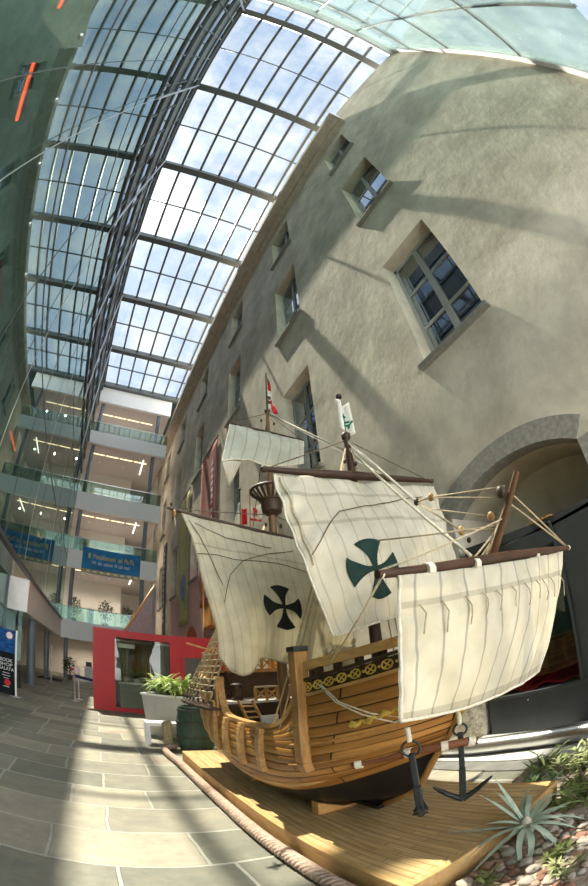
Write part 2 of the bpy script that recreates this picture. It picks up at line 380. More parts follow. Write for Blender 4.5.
def mat_paving():
    m, nt, N, L, out = nodes('stone_paving')
    p = N('ShaderNodeBsdfPrincipled'); L(p.outputs[0], out.inputs[0]); p.inputs['Roughness'].default_value = 0.55; p.inputs['Specular IOR Level'].default_value = 0.4
    geo = N('ShaderNodeNewGeometry')
    nd = N('ShaderNodeTexNoise'); L(geo.outputs['Position'], nd.inputs['Vector']); nd.inputs['Scale'].default_value = 1.1; nd.inputs['Detail'].default_value = 2
    va = N('ShaderNodeVectorMath'); va.operation = 'MULTIPLY_ADD'; L(nd.outputs['Color'], va.inputs[0]); va.inputs[1].default_value = (0.10, 0.10, 0); L(geo.outputs['Position'], va.inputs[2])
    br = N('ShaderNodeTexBrick'); L(va.outputs[0], br.inputs['Vector'])
    br.inputs['Scale'].default_value = 1.0; br.inputs['Brick Width'].default_value = 1.12; br.inputs['Row Height'].default_value = 0.66
    br.inputs['Mortar Size'].default_value = 0.018; br.inputs['Mortar Smooth'].default_value = 0.3; br.inputs['Bias'].default_value = -0.1
    br.offset = 0.43; br.squash = 0.72; br.squash_frequency = 3
    br.inputs['Color1'].default_value = (0.19, 0.185, 0.15, 1); br.inputs['Color2'].default_value = (0.40, 0.36, 0.285, 1); br.inputs['Mortar'].default_value = (0.44, 0.42, 0.37, 1)
    n1 = N('ShaderNodeTexNoise'); L(geo.outputs['Position'], n1.inputs['Vector']); n1.inputs['Scale'].default_value = 3.5; n1.inputs['Detail'].default_value = 8; n1.inputs['Roughness'].default_value = 0.7
    r1 = N('ShaderNodeValToRGB'); L(n1.outputs[0], r1.inputs[0]); r1.color_ramp.elements[0].position = 0.3; r1.color_ramp.elements[0].color = (0.72, 0.74, 0.76, 1); r1.color_ramp.elements[1].position = 0.72; r1.color_ramp.elements[1].color = (1.15, 1.12, 1.05, 1)
    mu = N('ShaderNodeMixRGB'); mu.blend_type = 'MULTIPLY'; mu.inputs[0].default_value = 1; L(br.outputs[0], mu.inputs[1]); L(r1.outputs[0], mu.inputs[2])
    n2 = N('ShaderNodeTexNoise'); L(geo.outputs['Position'], n2.inputs['Vector']); n2.inputs['Scale'].default_value = 0.9; n2.inputs['Detail'].default_value = 5
    r2 = N('ShaderNodeMapRange'); L(n2.outputs[0], r2.inputs[0]); r2.inputs['From Min'].default_value = 0.60; r2.inputs['From Max'].default_value = 0.74
    mr = N('ShaderNodeMixRGB'); L(r2.outputs[0], mr.inputs[0]); L(mu.outputs[0], mr.inputs[1]); mr.inputs[2].default_value = (0.27, 0.17, 0.13, 1)
    L(mr.outputs[0], p.inputs['Base Color'])
    nb = N('ShaderNodeTexNoise'); L(geo.outputs['Position'], nb.inputs['Vector']); nb.inputs['Scale'].default_value = 9; nb.inputs['Detail'].default_value = 8
    b1 = N('ShaderNodeBump'); b1.inputs['Distance'].default_value = 0.012; L(nb.outputs[0], b1.inputs['Height'])
    b2 = N('ShaderNodeBump'); b2.inputs['Distance'].default_value = 0.008; b2.invert = True; L(br.outputs['Fac'], b2.inputs['Height']); L(b1.outputs[0], b2.inputs['Normal']); L(b2.outputs[0], p.inputs['Normal'])
    MATS['stone_paving'] = m; return m
M = {}
M['plaster'] = mat_plaster(); M['paving'] = mat_paving()
M['steel_dark'] = mat('dark_steel', (0.15, 0.16, 0.16), 0.45, 0.3, 0.08)
M['steel_blue'] = mat('grey_blue_steel', (0.20, 0.235, 0.27), 0.45, 0.2, 0.06)
M['steel'] = mat('brushed_steel', (0.62, 0.62, 0.60), 0.28, 0.9, 0.06, 30)
M['white'] = mat('white_paint', (0.90, 0.89, 0.88), 0.6, 0, 0.04)
M['cream'] = mat('cream_wall', (0.74, 0.69, 0.60), 0.8, 0, 0.05)
M['ceil'] = mat('gallery_ceiling', (0.58, 0.53, 0.52), 0.8, 0, 0.05)
M['eave'] = mat('eave_plaster', (0.52, 0.43, 0.34), 0.9, 0, 0.18, 3, 0.01)
M['stone'] = mat('grey_stone', (0.27, 0.26, 0.23), 0.9, 0, 0.22, 14, 0.004, 60)
M['rough_stone'] = mat('rough_stone', (0.46, 0.42, 0.34), 0.95, 0, 0.35, 9, 0.03, 24)
M['winframe'] = mat('window_paint', (0.44, 0.46, 0.45), 0.5, 0, 0.05)
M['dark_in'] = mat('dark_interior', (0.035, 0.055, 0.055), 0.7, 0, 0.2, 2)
M['green_in'] = mat('green_interior', (0.50, 0.56, 0.53), 0.7, 0, 0.25, 0.6)
M['sky_glass'] = glass('skylight_glass', (0.90, 0.93, 0.94), 0.04, 0.6, 0.0, 5, dirt=0.09)
M['curtain'] = glass('curtain_glass', (0.44, 0.56, 0.53), 0.30, 0.9, 0.0, 3, gloss=(0.60, 0.72, 0.71))
M['rail_glass'] = glass('railing_glass', (0.66, 0.80, 0.76), 0.10, 0.8, 0.0, 4)
M['win_glass'] = glass('window_glass', (0.16, 0.20, 0.22), 0.35, 0.9, 0.0, 3, gloss=(0.8, 0.9, 1.0))
M['back_glass'] = glass('green_glass', (0.64, 0.745, 0.70), 0.16, 0.8, 0.02, 4, gloss=(0.8, 0.92, 0.9), dirt=0.30)
M['shop_glass'] = glass('shop_glass', (0.80, 0.84, 0.80), 0.025, 0.8, 0.0, 5)
M['street_glass'] = glass('street_glass', (0.55, 0.64, 0.60), 0.06, 0.8, 0.0, 5, gloss=(0.7, 0.82, 0.8))

# ---------------------------------------------------------------- floor
struct(MB().box(-9, 12, -12, 40, -0.3, 0.0).build('floor', M['paving']))
# raised stone kerb along the foot of the right-hand wall
struct(MB().box(3.66, 4.78, -4.3, 3.55, 0, 0.03).build('trim_1', mat('pale_kerb', (0.50, 0.49, 0.46), 0.7, 0, 0.2, 4, 0.006)))
struct(MB().box(3.40, 3.66, -4.3, 3.45, 0, 0.015).build('trim_2', mat('dark_kerb', (0.17, 0.165, 0.15), 0.8, 0, 0.2, 5, 0.006)))

# ---------------------------------------------------------------- right-hand wall with its window recesses and the arch
WC = [(1.46, 3.12), (7.00, 8.74), (12.70, 14.35), (18.8, 20.6), (24.6, 26.4), (30.4, 32.1)]
WR = [(6.42, 9.90), (12.57, 15.95), (18.12, 20.75)]
holes = [(y0, y1, z0, z1) for (y0, y1) in WC for (z0, z1) in WR]
AY0, AY1, ASP, ARISE = 1.17, 3.57, 3.53, 0.40
def arch_z(y):
    c = (AY0 + AY1) / 2; h = (AY1 - AY0) / 2; rr = (h * h + ARISE * ARISE) / (2 * ARISE)
    return ASP + ARISE - rr + math.sqrt(max(0, rr * rr - (y - c) ** 2))
def right_wall():
    b = MB(); ztop = 21.7
    ys = sorted({YB, 38.0, AY0, AY1} | {h[0] for h in holes} | {h[1] for h in holes})
    zs = sorted({0.0, ztop} | {h[2] for h in holes} | {h[3] for h in holes})
    for y0, y1 in zip(ys, ys[1:]):
        for z0, z1 in zip(zs, zs[1:]):
            yc, zc = (y0 + y1) / 2, (z0 + z1) / 2
            if any(h[0] < yc < h[1] and h[2] < zc < h[3] for h in holes): continue
            if AY0 < yc < AY1 and z0 < 0.1:
                n = max(2, int((y1 - y0) / 0.12))
                for k in range(n):
                    a, c = lerp(y0, y1, k / n), lerp(y0, y1, (k + 1) / n)
                    b.add([(XW, a, arch_z(a)), (XW, c, arch_z(c)), (XW, c, z1), (XW, a, z1)], [(0, 1, 2, 3)])
                continue
            b.add([(XW, y0, z0), (XW, y1, z0), (XW, y1, z1), (XW, y0, z1)], [(0, 1, 2, 3)])
    d = 0.46
    for (y0, y1, z0, z1) in holes:
        x = XW + d
        b.add([(XW, y0, z0), (XW, y1, z0), (XW, y1, z1), (XW, y0, z1), (x, y0, z0), (x, y1, z0), (x, y1, z1), (x, y0, z1)],
              [(0, 1, 5, 4), (1, 2, 6, 5), (2, 3, 7, 6), (3, 0, 4, 7)])
    # the wall above the eaves at the near end, up to the sloping roof line, its end face and its back
    b.add([(XW, YB, ztop), (XW, 0.75, ztop), (XW, 0.75, ZS), (XW, YB, 22.25)], [(0, 1, 2, 3)])
    b.add([(XW, YB, 0), (12, YB, 0), (12, YB, 22), (XW, YB, 22.25)], [(0, 1, 2, 3)])
    b.add([(XW, YB, 22.25), (XW, 0.75, ZS), (12, 0.75, ZS), (12, YB, 22.25)], [(0, 1, 2, 3)])
    b.add([(XW, 0.75, ztop), (12, 0.75, ztop), (12, 0.75, ZS), (XW, 0.75, ZS)], [(0, 1, 2, 3)])
    b.add([(XW, 38, 0), (12, 38, 0), (12, 38, ztop), (XW, 38, ztop)], [(0, 1, 2, 3)])
    b.add([(XW, 0.75, ztop), (XW, 38, ztop), (12, 38, ztop), (12, 0.75, ztop)], [(0, 1, 2, 3)])
    b.add([(12, YB, 0), (12, 38, 0), (12, 38, ztop), (12, YB, ztop)], [(0, 1, 2, 3)])
    # the recess behind the arch: jambs, vault and back
    xb = 5.95; n = 20
    b.add([(XW, AY0, 0), (xb, AY0, 0), (xb, AY0, ASP), (XW, AY0, ASP)], [(0, 1, 2, 3)])
    b.add([(XW, AY1, 0), (xb, AY1, 0), (xb, AY1, ASP), (XW, AY1, ASP)], [(0, 1, 2, 3)])
    for k in range(n):
        a, c = lerp(AY0, AY1, k / n), lerp(AY0, AY1, (k + 1) / n)
        b.add([(XW, a, arch_z(a)), (XW, c, arch_z(c)), (xb, c, arch_z(c)), (xb, a, arch_z(a))], [(0, 1, 2, 3)])
        b.add([(xb, a, 0), (xb, c, 0), (xb, c, arch_z(c)), (xb, a, arch_z(a))], [(0, 1, 2, 3)])
    return struct(b.build('wall_right', M['plaster'], origin=(XW, 0, 0)))
wall = right_wall()
# stone ring of the arch and its jambs
b = MB(); n = 24; t = 0.31
def ring_pt(k, off):
    c = (AY0 + AY1) / 2; h = (AY1 - AY0) / 2; rr = (h * h + ARISE * ARISE) / (2 * ARISE); zc = ASP + ARISE - rr; a0 = math.asin(h / rr)
    a = lerp(-a0, a0, k / n); return (c + (rr + off) * math.sin(a), zc + (rr + off) * math.cos(a))
for k in range(n):
    p = [ring_pt(k, -0.008), ring_pt(k + 1, -0.008), ring_pt(k + 1, t), ring_pt(k, t)]
    b.prism(p, 'x', XW - 0.035, XW + 0.28)
b.box(XW - 0.035, XW + 0.28, AY1, AY1 + 0.27, 0.75, ASP - 0.02); b.box(XW - 0.035, XW + 0.28, AY0 - 0.27, AY0, 0, ASP - 0.02)
struct(b.build('trim_3', M['stone']))
b = MB(); b.box(XW - 0.10, XW + 0.25, AY1 - 0.06, AY1 + 0.34, 0.0, 0.62); b.box(XW - 0.06, XW + 0.25, AY1 - 0.02, AY1 + 0.30, 0.64, 0.98)
struct(b.build('trim_4', M['rough_stone'], bevel=0.03))
# overhanging eave
b = MB(); b.box(4.02, XW + 0.3, 0.75, 38, 21.7, 22.15); b.box(4.5, XW + 0.3, 0.75, 38, 21.52, 21.7)
struct(b.build('trim_5', M['eave']))
# windows: casement frames, bars, panes and sills
k = 0
for (y0, y1) in WC:
    for ri, (z0, z1) in enumerate(WR):
        k += 1; x = XW + 0.40; f = MB(); w = 0.085
        f.box(x - 0.03, x + 0.05, y0, y0 + w, z0, z1); f.box(x - 0.03, x + 0.05, y1 - w, y1, z0, z1); f.box(x - 0.03, x + 0.05, y0, y1, z0, z0 + w); f.box(x - 0.03, x + 0.05, y0, y1, z1 - w, z1)
        ym = (y0 + y1) / 2; f.box(x - 0.05, x + 0.05, ym - 0.075, ym + 0.075, z0, z1)
        rows = 3 if ri < 2 else 2
        for q in range(1, rows):
            zz = lerp(z0, z1, q / rows); f.box(x - 0.02, x + 0.04, y0, y1, zz - 0.045, zz + 0.045)
        wf = struct(f.build('window_%d' % k, M['winframe']))
        MB().box(x + 0.0, x + 0.015, y0 + 0.03, y1 - 0.03, z0 + 0.03, z1 - 0.03).build('pane', M['win_glass'], wf)
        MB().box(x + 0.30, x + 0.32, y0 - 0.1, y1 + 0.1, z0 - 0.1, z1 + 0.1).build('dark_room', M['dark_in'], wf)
        MB().box(XW - 0.13, XW + 0.42, y0 - 0.10, y1 + 0.10, z0 - 0.10, z0 - 0.005).build('window_sill', M['stone'], wf)

# ---------------------------------------------------------------- skylight
BEAMS = [-3.2, 2.07, 7.30, 12.5, 17.7, 23.0, 27.6]
b = MB()
for y in BEAMS: b.box(XL - 0.1, 5.35, y - 0.19, y + 0.19, ZS - 0.42, ZS + 0.02)
XP = [XL + 0.06 + 1.135 * i for i in range(8)]
for x in XP: b.box(x - 0.068, x + 0.068, YB, 27.7, ZS - 0.16, ZS + 0.03)
for y0, y1 in zip(BEAMS, BEAMS[1:]):
    b.box(XL, 5.35, (y0 + y1) / 2 - 0.035, (y0 + y1) / 2 + 0.035, ZS - 0.06, ZS + 0.03)
sk = struct(b.build('ceiling', M['steel_dark']))
MB().box(XL - 0.1, 5.35, YB, 27.7, ZS + 0.03, ZS + 0.05).build('skylight_glass', M['sky_glass'], sk)
# dark steel upper front between the glass and the skylight
b = MB(); b.box(XL - 0.14, XL - 0.02, YB, YF, 15.2, ZS + 0.1)
for z in (15.3, 16.6, 18.2, 20.0, 21.9, 23.6): b.box(XL - 0.02, XL + 0.07, YB, YF, z, z + 0.16)
for k in range(24): b.box(XL - 0.02, XL + 0.03, YB + 0.6 + k * 1.31, YB + 0.68 + k * 1.31, 15.3, ZS)
tf = struct(b.build('trim_6', M['steel_dark']))
b = MB()
for z0, z1 in ((15.5, 16.55), (18.4, 19.9), (22.1, 23.5)): b.box(XL - 0.018, XL - 0.010, YB, YF, z0, z1)
b.build('clerestory_pane', glass('clerestory_glass', (0.25, 0.30, 0.34), 0.35, 0.9, 0.0, 3, gloss=(0.6, 0.68, 0.78)), tf)

# ---------------------------------------------------------------- left-hand glass front
ZG, ZT = 4.17, 15.3
lw = root_struct('wall_left', (XL, 12, ZG))
MB().box(XL - 0.02, XL, YB - 6, YF, ZG, ZT).build('glass_front', M['curtain'], lw)
b = MB()
for z in (8.5, 12.7): b.box(XL - 0.03, XL + 0.012, YB, YF, z - 0.02, z + 0.02)
yy = -4.0
while yy < YF:
    b.box(XL - 0.03, XL + 0.008, yy - 0.010, yy + 0.010, ZG, ZT); yy += 4.54
b.build('glazing_bar', M['steel_dark'], lw)
b = MB(); b.box(XL - 0.12, XL + 0.05, YB - 6, YF, ZG - 0.09, ZG + 0.02); b.build('bottom_rail', M['steel_dark'], lw)
for y in (-3.2, 2.0, 7.1, 12.2, 17.5, 22.8):
    MB().tube([(XL + 0.16, y, 24.1), (XL + 0.16, y - 0.05, 14.6)], 0.05, 8).tube([(XL + 0.16, y - 0.05, 14.6), (XL + 0.12, y - 0.05, ZG + 0.1)], 0.011, 6).build('tension_rod', M['steel'], lw)
for y in (-1.13, 0.0, 1.12, 2.25, 3.4, 4.5):
    MB().lathe([(0.001, 0), (0.05, 0.0), (0.055, 0.012), (0.03, 0.03), (0.001, 0.032)], (XL, y, 7.4), 14, 'x').build('glass_clamp', M['steel'], lw, smooth=True)
# rooms behind the glass front
b = MB(); b.box(-7.0, -6.8, YB - 6, 40, 0, 24.4)
for z in (9.3, 13.83): b.box(-6.8, XL - 0.5, YB - 6, YF, z - 0.5, z)
b.box(-9, XL - 0.13, YB - 6, 40, 24.2, 24.5)
struct(b.build('wall_far_left', M['green_in']))
# ground floor front with the first-floor gallery returning over it
gl = root_struct('window_30', (-3.6, 5, 0))
MB().box(-3.63, -3.6, YB - 6, 14.4, 0, ZG - 0.09).build('pane', M['street_glass'], gl)
b = MB()
for y in (14.42, 12.1, 9.8, 7.5): b.box(-3.70, -3.56, y - 0.04, y + 0.04, 0, ZG - 0.09)
b.box(-3.68, -3.57, YB - 6, 14.4, 2.82, 2.9); b.build('window_frame', M['steel_blue'], gl)
MB().box(-3.63, -2.9, 14.40, 14.43, 0, 2.86).build('return_pane', M['street_glass'], gl)
b = MB(); b.box(-6.8, -2.76, 14.45, YF, 2.86, 4.08)
struct(b.build('ceiling_first_floor', M['white']))

# ---------------------------------------------------------------- far galleries
XR = 3.92
LEV = [(2.86, 4.17), (7.93, 9.30), (12.46, 13.83), (18.2, 19.35), (22.4, 24.15)]
def gallery():
    for i, (z0, z1) in enumerate(LEV):
        b = MB(); b.box(-6.8, XR, YF, YF + 0.25, z0, z1); b.box(-6.8, XR, YF + 0.25, 40, z0 + 0.55, z1 - 0.1)
        s = struct(b.build('trim_%d' % (10 + i), M['white']))
        MB().box(-6.8, XR, YF + 0.25, 39.9, z0 + 0.48, z0 + 0.55).build('gallery_ceiling', M['ceil'], s)
    b = MB()
    for (x0, x1, z0, z1) in ((-6.8, 1.6, 0, 24), (1.6, 12, 0, 24)): b.box(x0, x1, 34.0 if x0 < 0 else 37.5, 38.2, z0, z1)
    b.box(1.6, 1.75, 34, 38, 0, 24); b.box(-6.8, -6.6, YF, 38, 0, 24)
    struct(b.build('wall_far', M['cream']))
    MB().box(-9, 12, 27.85, 40, 24.16, 24.4).build('ceiling_far_roof', M['dark_in'])['kind'] = 'structure'
gallery()
dk = mat('dark_doorway', (0.04, 0.04, 0.038), 0.7)
k = 0
for z in (9.30, 13.83, 19.35):
    k += 1
    struct(MB().box(1.75, 3.1, 37.40, 37.46, z, z + 2.6).build('door_%d' % k, dk))
# columns
for i, (x, y, z0, z1) in enumerate([(-2.38, 28.1, 0, 2.86), (2.95, 28.1, 0, 2.86)] + [(x, 28.3, LEV[j][1], LEV[j + 1][0]) for j in range(4) for x in (-2.25, 2.95)] + [(-3.0, 17.2, 0, 2.86), (-3.15, 23.4, 0, 2.86)]):
    r = 0.16 if i != 10 else 0.2
    c = MB().lathe([(r, z0), (r, z1 + 0.5 if z0 > 1 else z1)], (x, y, 0), 18).build('trim_%d' % (30 + i), M['steel_blue'], smooth=True, auto=40); struct(c)
# glass railings of the galleries
for j in range(4):
    zf = LEV[j][1]; y = YF + 0.08
    rt = root_struct('trim_%d' % (50 + j), (0.6, y, zf))
    MB().box(-2.72, XR, y, y + 0.02, zf + 0.02, zf + 0.96).build('glass_panel', M['rail_glass'], rt)
    MB().tube([(-2.72, y, zf + 0.98), (XR, y, zf + 0.98)], 0.035, 8).build('handrail', M['steel'], rt)
    b = MB()
    for q in range(8):
        x = lerp(-2.6, XR - 0.1, q / 7); b.box(x - 0.02, x + 0.02, y + 0.02, y + 0.06, zf, zf + 0.96)
    b.build('baluster', M['steel_blue'], rt)
rt = root_struct('trim_54', (-2.72, 21, 4.08))
MB().box(-2.86, -2.84, 14.6, YF, 4.1, 5.05).build('glass_panel', M['rail_glass'], rt)
# gallery ceiling lights: long warm strips
lampm = mat('warm_tube', (1, 0.8, 0.5), 0.5, emit=(1.0, 0.76, 0.42), estr=1.6)
lampc = mat('cool_tube', (1, 0.9, 0.75), 0.5, emit=(1.0, 0.88, 0.70), estr=1.6)
names = ['ground floor', 'first gallery', 'second gallery', 'third gallery', 'top gallery']
for j in range(5):
    z = LEV[j][0] + 0.44
    for q in range(4):
        x0 = -2.35 + q * 1.28
        s = thing('ceiling_light', 'warm strip light under the ceiling of the far %s' % names[j], 'light', (x0 + 0.55, 30.2, z), 'strip lights of the far ' + names[j])
        MB().box(x0, x0 + 1.15, 30.15, 30.25, z, z + 0.04).build('housing', M['white'], s)
        MB().box(x0 + 0.02, x0 + 1.13, 30.16, 30.24, z - 0.03, z).build('light_tube', lampm, s)
for j in range(5):  # added fill lamps to brighten the galleries, each given a round housing
    z = LEV[j][0] + 0.48
    for q, x in enumerate((-1.6, 0.6, 2.6)):
        s = thing('fill_lamp', 'small round fill lamp added under the ceiling of the far %s' % names[j], 'light', (x, 31.6, z - 0.04), 'added fill lamps of the far ' + names[j])
        MB().lathe([(0.05, z - 0.04), (0.07, z - 0.04), (0.07, z), (0.05, z)], (x, 31.6, 0), 12).build('housing', M['white'], s)
        l = bpy.data.lights.new('fill_lamp_bulb', 'SPOT'); l.energy = 110; l.spot_size = R(150); l.spot_blend = 0.6; l.shadow_soft_size = 0.04; l.color = (1.0, 0.86, 0.70); o = bpy.data.objects.new('fill_lamp_bulb', l); COL.objects.link(o); o.parent = s; o.location = (0, 0, -0.12)
for q in range(6):  # more added fill lamps, raising the brightness behind the left glass
    y = -3 + q * 4.6; z = 7.6
    s = thing('fill_lamp', 'small fill lamp added inside the rooms behind the left glass front', 'light', (-5.2, y, z), 'added fill lamps behind the left glass front')
    MB().lathe([(0.05, z), (0.08, z), (0.08, z + 0.12), (0.05, z + 0.12)], (-5.2, y, 0), 12).build('housing', M['steel_dark'], s)
    l = bpy.data.lights.new('fill_lamp_bulb', 'POINT'); l.energy = 70; l.shadow_soft_size = 0.04; l.color = (1.0, 1.0, 0.95); o = bpy.data.objects.new('fill_lamp_bulb', l); COL.objects.link(o); o.parent = s; o.location = (0, 0, -0.06)
for j in (1, 2, 3):
    z = LEV[j][0] + 0.42
    s = thing('ceiling_light', 'short strip light hung end-on over the right of the far %s' % names[j], 'light', (2.3, 31, z))
    MB().box(2.22, 2.36, 29.6, 32.4, z, z + 0.04).build('housing', M['white'], s)
    MB().box(2.24, 2.34, 29.65, 32.35, z - 0.03, z).build('light_tube', lampc, s)
# ---------------------------------------------------------------- glass end wall behind and above the viewpoint
bw = root_struct('wall_back', (1, YB, 8))
MB().box(XL, XW, YB - 0.04, YB, 7.0, 22.2).build('glass_sheet', M['back_glass'], bw)
b = MB()
for x in (-1.4, 0.6, 2.7): b.box(x - 0.03, x + 0.03, YB - 0.1, YB + 0.02, 7.0, 22.2)
for z in (11.0, 15.5, 19.5): b.box(XL, XW, YB - 0.1, YB + 0.02, z - 0.03, z + 0.03)
b.build('glazing_bar', M['steel_dark'], bw)
MB().box(XL, XW + 0.2, YB - 0.25, YB + 0.25, 22.1, 22.75).build('white_beam', M['white'], bw)
MB().box(XL, 5.35, YB - 0.2, YB + 0.05, 22.75, ZS + 0.1).build('top_beam', M['white'], bw)
b = MB(); b.box(XW - 0.22, XW + 0.02, YB - 0.2, YB + 0.05, 0, 22.2); b.build('corner_post', M['white'], bw)
# ================================================================ the display platform
def mat_boards(name, c1, c2, w=0.55, h=0.075, mortar=(0.16, 0.10, 0.05), msize=0.004, axis='Y', rough=0.45, bump=0.002, uv=False, grain=True):
    m, nt, N, L, out = nodes(name)
    p = N('ShaderNodeBsdfPrincipled'); L(p.outputs[0], out.inputs[0]); p.inputs['Roughness'].default_value = rough; p.inputs['Specular IOR Level'].default_value = 0.35
    if uv: tc = N('ShaderNodeUVMap'); src = tc.outputs[0]
    else: tc = N('ShaderNodeTexCoord'); src = tc.outputs['Object']
    mp = N('ShaderNodeMapping'); L(src, mp.inputs[0])
    if axis == 'Y': mp.inputs['Rotation'].default_value = (0, 0, R(90))
    br = N('ShaderNodeTexBrick'); L(mp.outputs[0], br.inputs['Vector']); br.inputs['Scale'].default_value = 1
    br.inputs['Brick Width'].default_value = w; br.inputs['Row Height'].default_value = h; br.inputs['Mortar Size'].default_value = msize; br.inputs['Bias'].default_value = 0
    br.inputs['Color1'].default_value = (*c1, 1); br.inputs['Color2'].default_value = (*c2, 1); br.inputs['Mortar'].default_value = (*mortar, 1); br.offset = 0.37
    cur = br.outputs[0]
    nz = N('ShaderNodeTexNoise'); m2 = N('ShaderNodeMapping'); L(mp.outputs[0], m2.inputs[0]); m2.inputs['Scale'].default_value = (2.5, 26, 26); L(m2.outputs[0], nz.inputs['Vector']); nz.inputs['Scale'].default_value = 1; nz.inputs['Detail'].default_value = 6
    r = N('ShaderNodeValToRGB'); L(nz.outputs[0], r.inputs[0]); r.color_ramp.elements[0].position = 0.3; r.color_ramp.elements[0].color = (0.66, 0.62, 0.58, 1); r.color_ramp.elements[1].position = 0.7; r.color_ramp.elements[1].color = (1.2, 1.18, 1.12, 1)
    mu = N('ShaderNodeMixRGB'); mu.blend_type = 'MULTIPLY'; mu.inputs[0].default_value = 1; L(cur, mu.inputs[1]); L(r.outputs[0], mu.inputs[2]); L(mu.outputs[0], p.inputs['Base Color'])
    b = N('ShaderNodeBump'); b.inputs['Distance'].default_value = bump; b.invert = True; L(br.outputs['Fac'], b.inputs['Height']); L(b.outputs[0], p.inputs['Normal'])
    MATS[name] = m; return m
M['boards'] = mat_boards('platform_boards', (0.55, 0.38, 0.175), (0.63, 0.45, 0.235), 0.50, 0.055, (0.36, 0.21, 0.08), 0.003)
M['board_edge'] = mat('platform_edge', (0.52, 0.32, 0.13), 0.5, 0, 0.18, 5, 0, stretch=(6, 1, 6))
pf = thing('display_platform', 'low honey-coloured wooden platform under the model ship', 'platform', (1.95, 3.75, 0))
PX0, PX1, PY0, PY1, PZ = 1.2, 2.72, 1.36, 6.15, 0.2
MB().box(PX0 + 0.04, PX1 - 0.04, PY0 + 0.04, PY1 - 0.04, 0.0, PZ - 0.001).build('deck_boards', M['boards'], pf)
b = MB(); b.box(PX0, PX0 + 0.05, PY0, PY1, 0, PZ); b.build('edge_board', M['board_edge'], pf, bevel=0.008)
for q in ((PX1 - 0.05, PX1, PY0, PY1), (PX0 + 0.05, PX1 - 0.05, PY0, PY0 + 0.05), (PX0 + 0.05, PX1 - 0.05, PY1 - 0.05, PY1)):
    MB().box(*q, 0, PZ).build('edge_board', M['board_edge'], pf, bevel=0.008)

# ================================================================ the ship
XC = 1.95
M['hull'] = mat_boards('hull_planks', (0.28, 0.122, 0.028), (0.50, 0.25, 0.068), 0.9, 1.0 / 15, (0.02, 0.009, 0.004), 0.0055, axis='X', rough=0.36, bump=0.004, uv=True)
M['oak'] = mat('oak', (0.40, 0.205, 0.065), 0.4, 0, 0.25, 4, 0.003, stretch=(5, 5, 1.2))
M['oak_l'] = mat('light_oak', (0.50, 0.29, 0.11), 0.42, 0, 0.22, 4, 0.002, stretch=(6, 1.2, 6))
M['oak_d'] = mat('dark_oak', (0.050, 0.027, 0.014), 0.5, 0, 0.3, 6, 0.002)
M['spar'] = mat('spar_wood', (0.045, 0.023, 0.013), 0.5, 0, 0.3, 6, 0.002)
M['tar'] = mat('tarred_hull', (0.012, 0.011, 0.010), 0.42, 0, 0.3, 5, 0.003)
M['rope'] = mat('hemp_rope', (0.46, 0.38, 0.25), 0.9, 0, 0.25, 40, 0.002)
M['rope_w'] = mat('white_rope', (0.74, 0.68, 0.55), 0.9, 0, 0.15, 40)
M['rope_d'] = mat('dark_rope', (0.14, 0.105, 0.07), 0.9, 0, 0.25, 40)
M['iron'] = mat('wrought_iron', (0.045, 0.05, 0.05), 0.5, 0.6, 0.2, 20, 0.002)
M['gold'] = mat('gilding', (0.62, 0.42, 0.08), 0.4, 0.25, 0.25, 20)
M['black'] = mat('black_cloth', (0.012, 0.014, 0.014), 0.9, 0, 0.15, 12)
M['dkgreen'] = mat('dark_green_cloth', (0.012, 0.035, 0.028), 0.9, 0, 0.2, 12)
M['deckwood'] = mat_boards('ship_deck', (0.16, 0.12, 0.085), (0.22, 0.17, 0.12), 0.6, 0.045, (0.04, 0.03, 0.02), 0.003)
SAILC = (0.80, 0.75, 0.61)
M['sail_main'] = cloth('mainsail_canvas', SAILC, trans=0.42, nseam=18, bands=((0.22, 0.008),), seamdark=0.80)
M['sail_fore'] = cloth('foresail_canvas', (0.78, 0.74, 0.63), trans=0.40, nseam=13, bands=((0.14, 0.012), (0.34, 0.012)), seamdark=0.78)
M['sail_sprit'] = cloth('spritsail_canvas', (0.84, 0.795, 0.67), trans=0.45, nseam=10, bands=((0.20, 0.022), (0.97, 0.03)), seamdark=0.66)
M['sail_top'] = cloth('topsail_canvas', (0.66, 0.68, 0.60), trans=0.40, nseam=7)
M['sail_lat'] = cloth('lateen_canvas', (0.70, 0.66, 0.56), trans=0.40, nseam=7)
ship = thing('model_ship', 'large wooden model of a three-masted sailing ship with canvas sails on the platform', 'ship', (XC, 3.6, PZ))

FB = [(0, 0.03), (0.05, 0.34), (0.12, 0.62), (0.20, 0.84), (0.30, 0.96), (0.42, 1.0), (0.62, 1.0), (0.78, 0.93), (0.90, 0.79)]
FM = [(0, 0.04), (0.05, 0.42), (0.12, 0.74), (0.19, 0.92), (0.28, 0.99), (0.42, 1.0), (0.62, 1.0), (0.78, 0.95), (0.90, 0.84)]
FT = [(0, 0.16), (0.05, 0.50), (0.12, 0.76), (0.20, 0.93), (0.30, 0.99), (0.46, 1.0), (0.62, 1.0), (0.78, 0.97), (0.90, 0.89)]
def ztop(y): return pl(y, [(1.45, 1.57), (1.76, 1.51), (2.42, 1.39), (2.52, 1.38), (2.58, 1.30), (2.66, 1.215), (2.78, 1.14), (2.95, 1.09), (3.3, 1.06), (3.9, 1.06), (4.08, 1.085), (4.18, 1.15), (4.24, 1.25), (4.28, 1.40), (4.5, 1.40), (5.7, 1.52)])
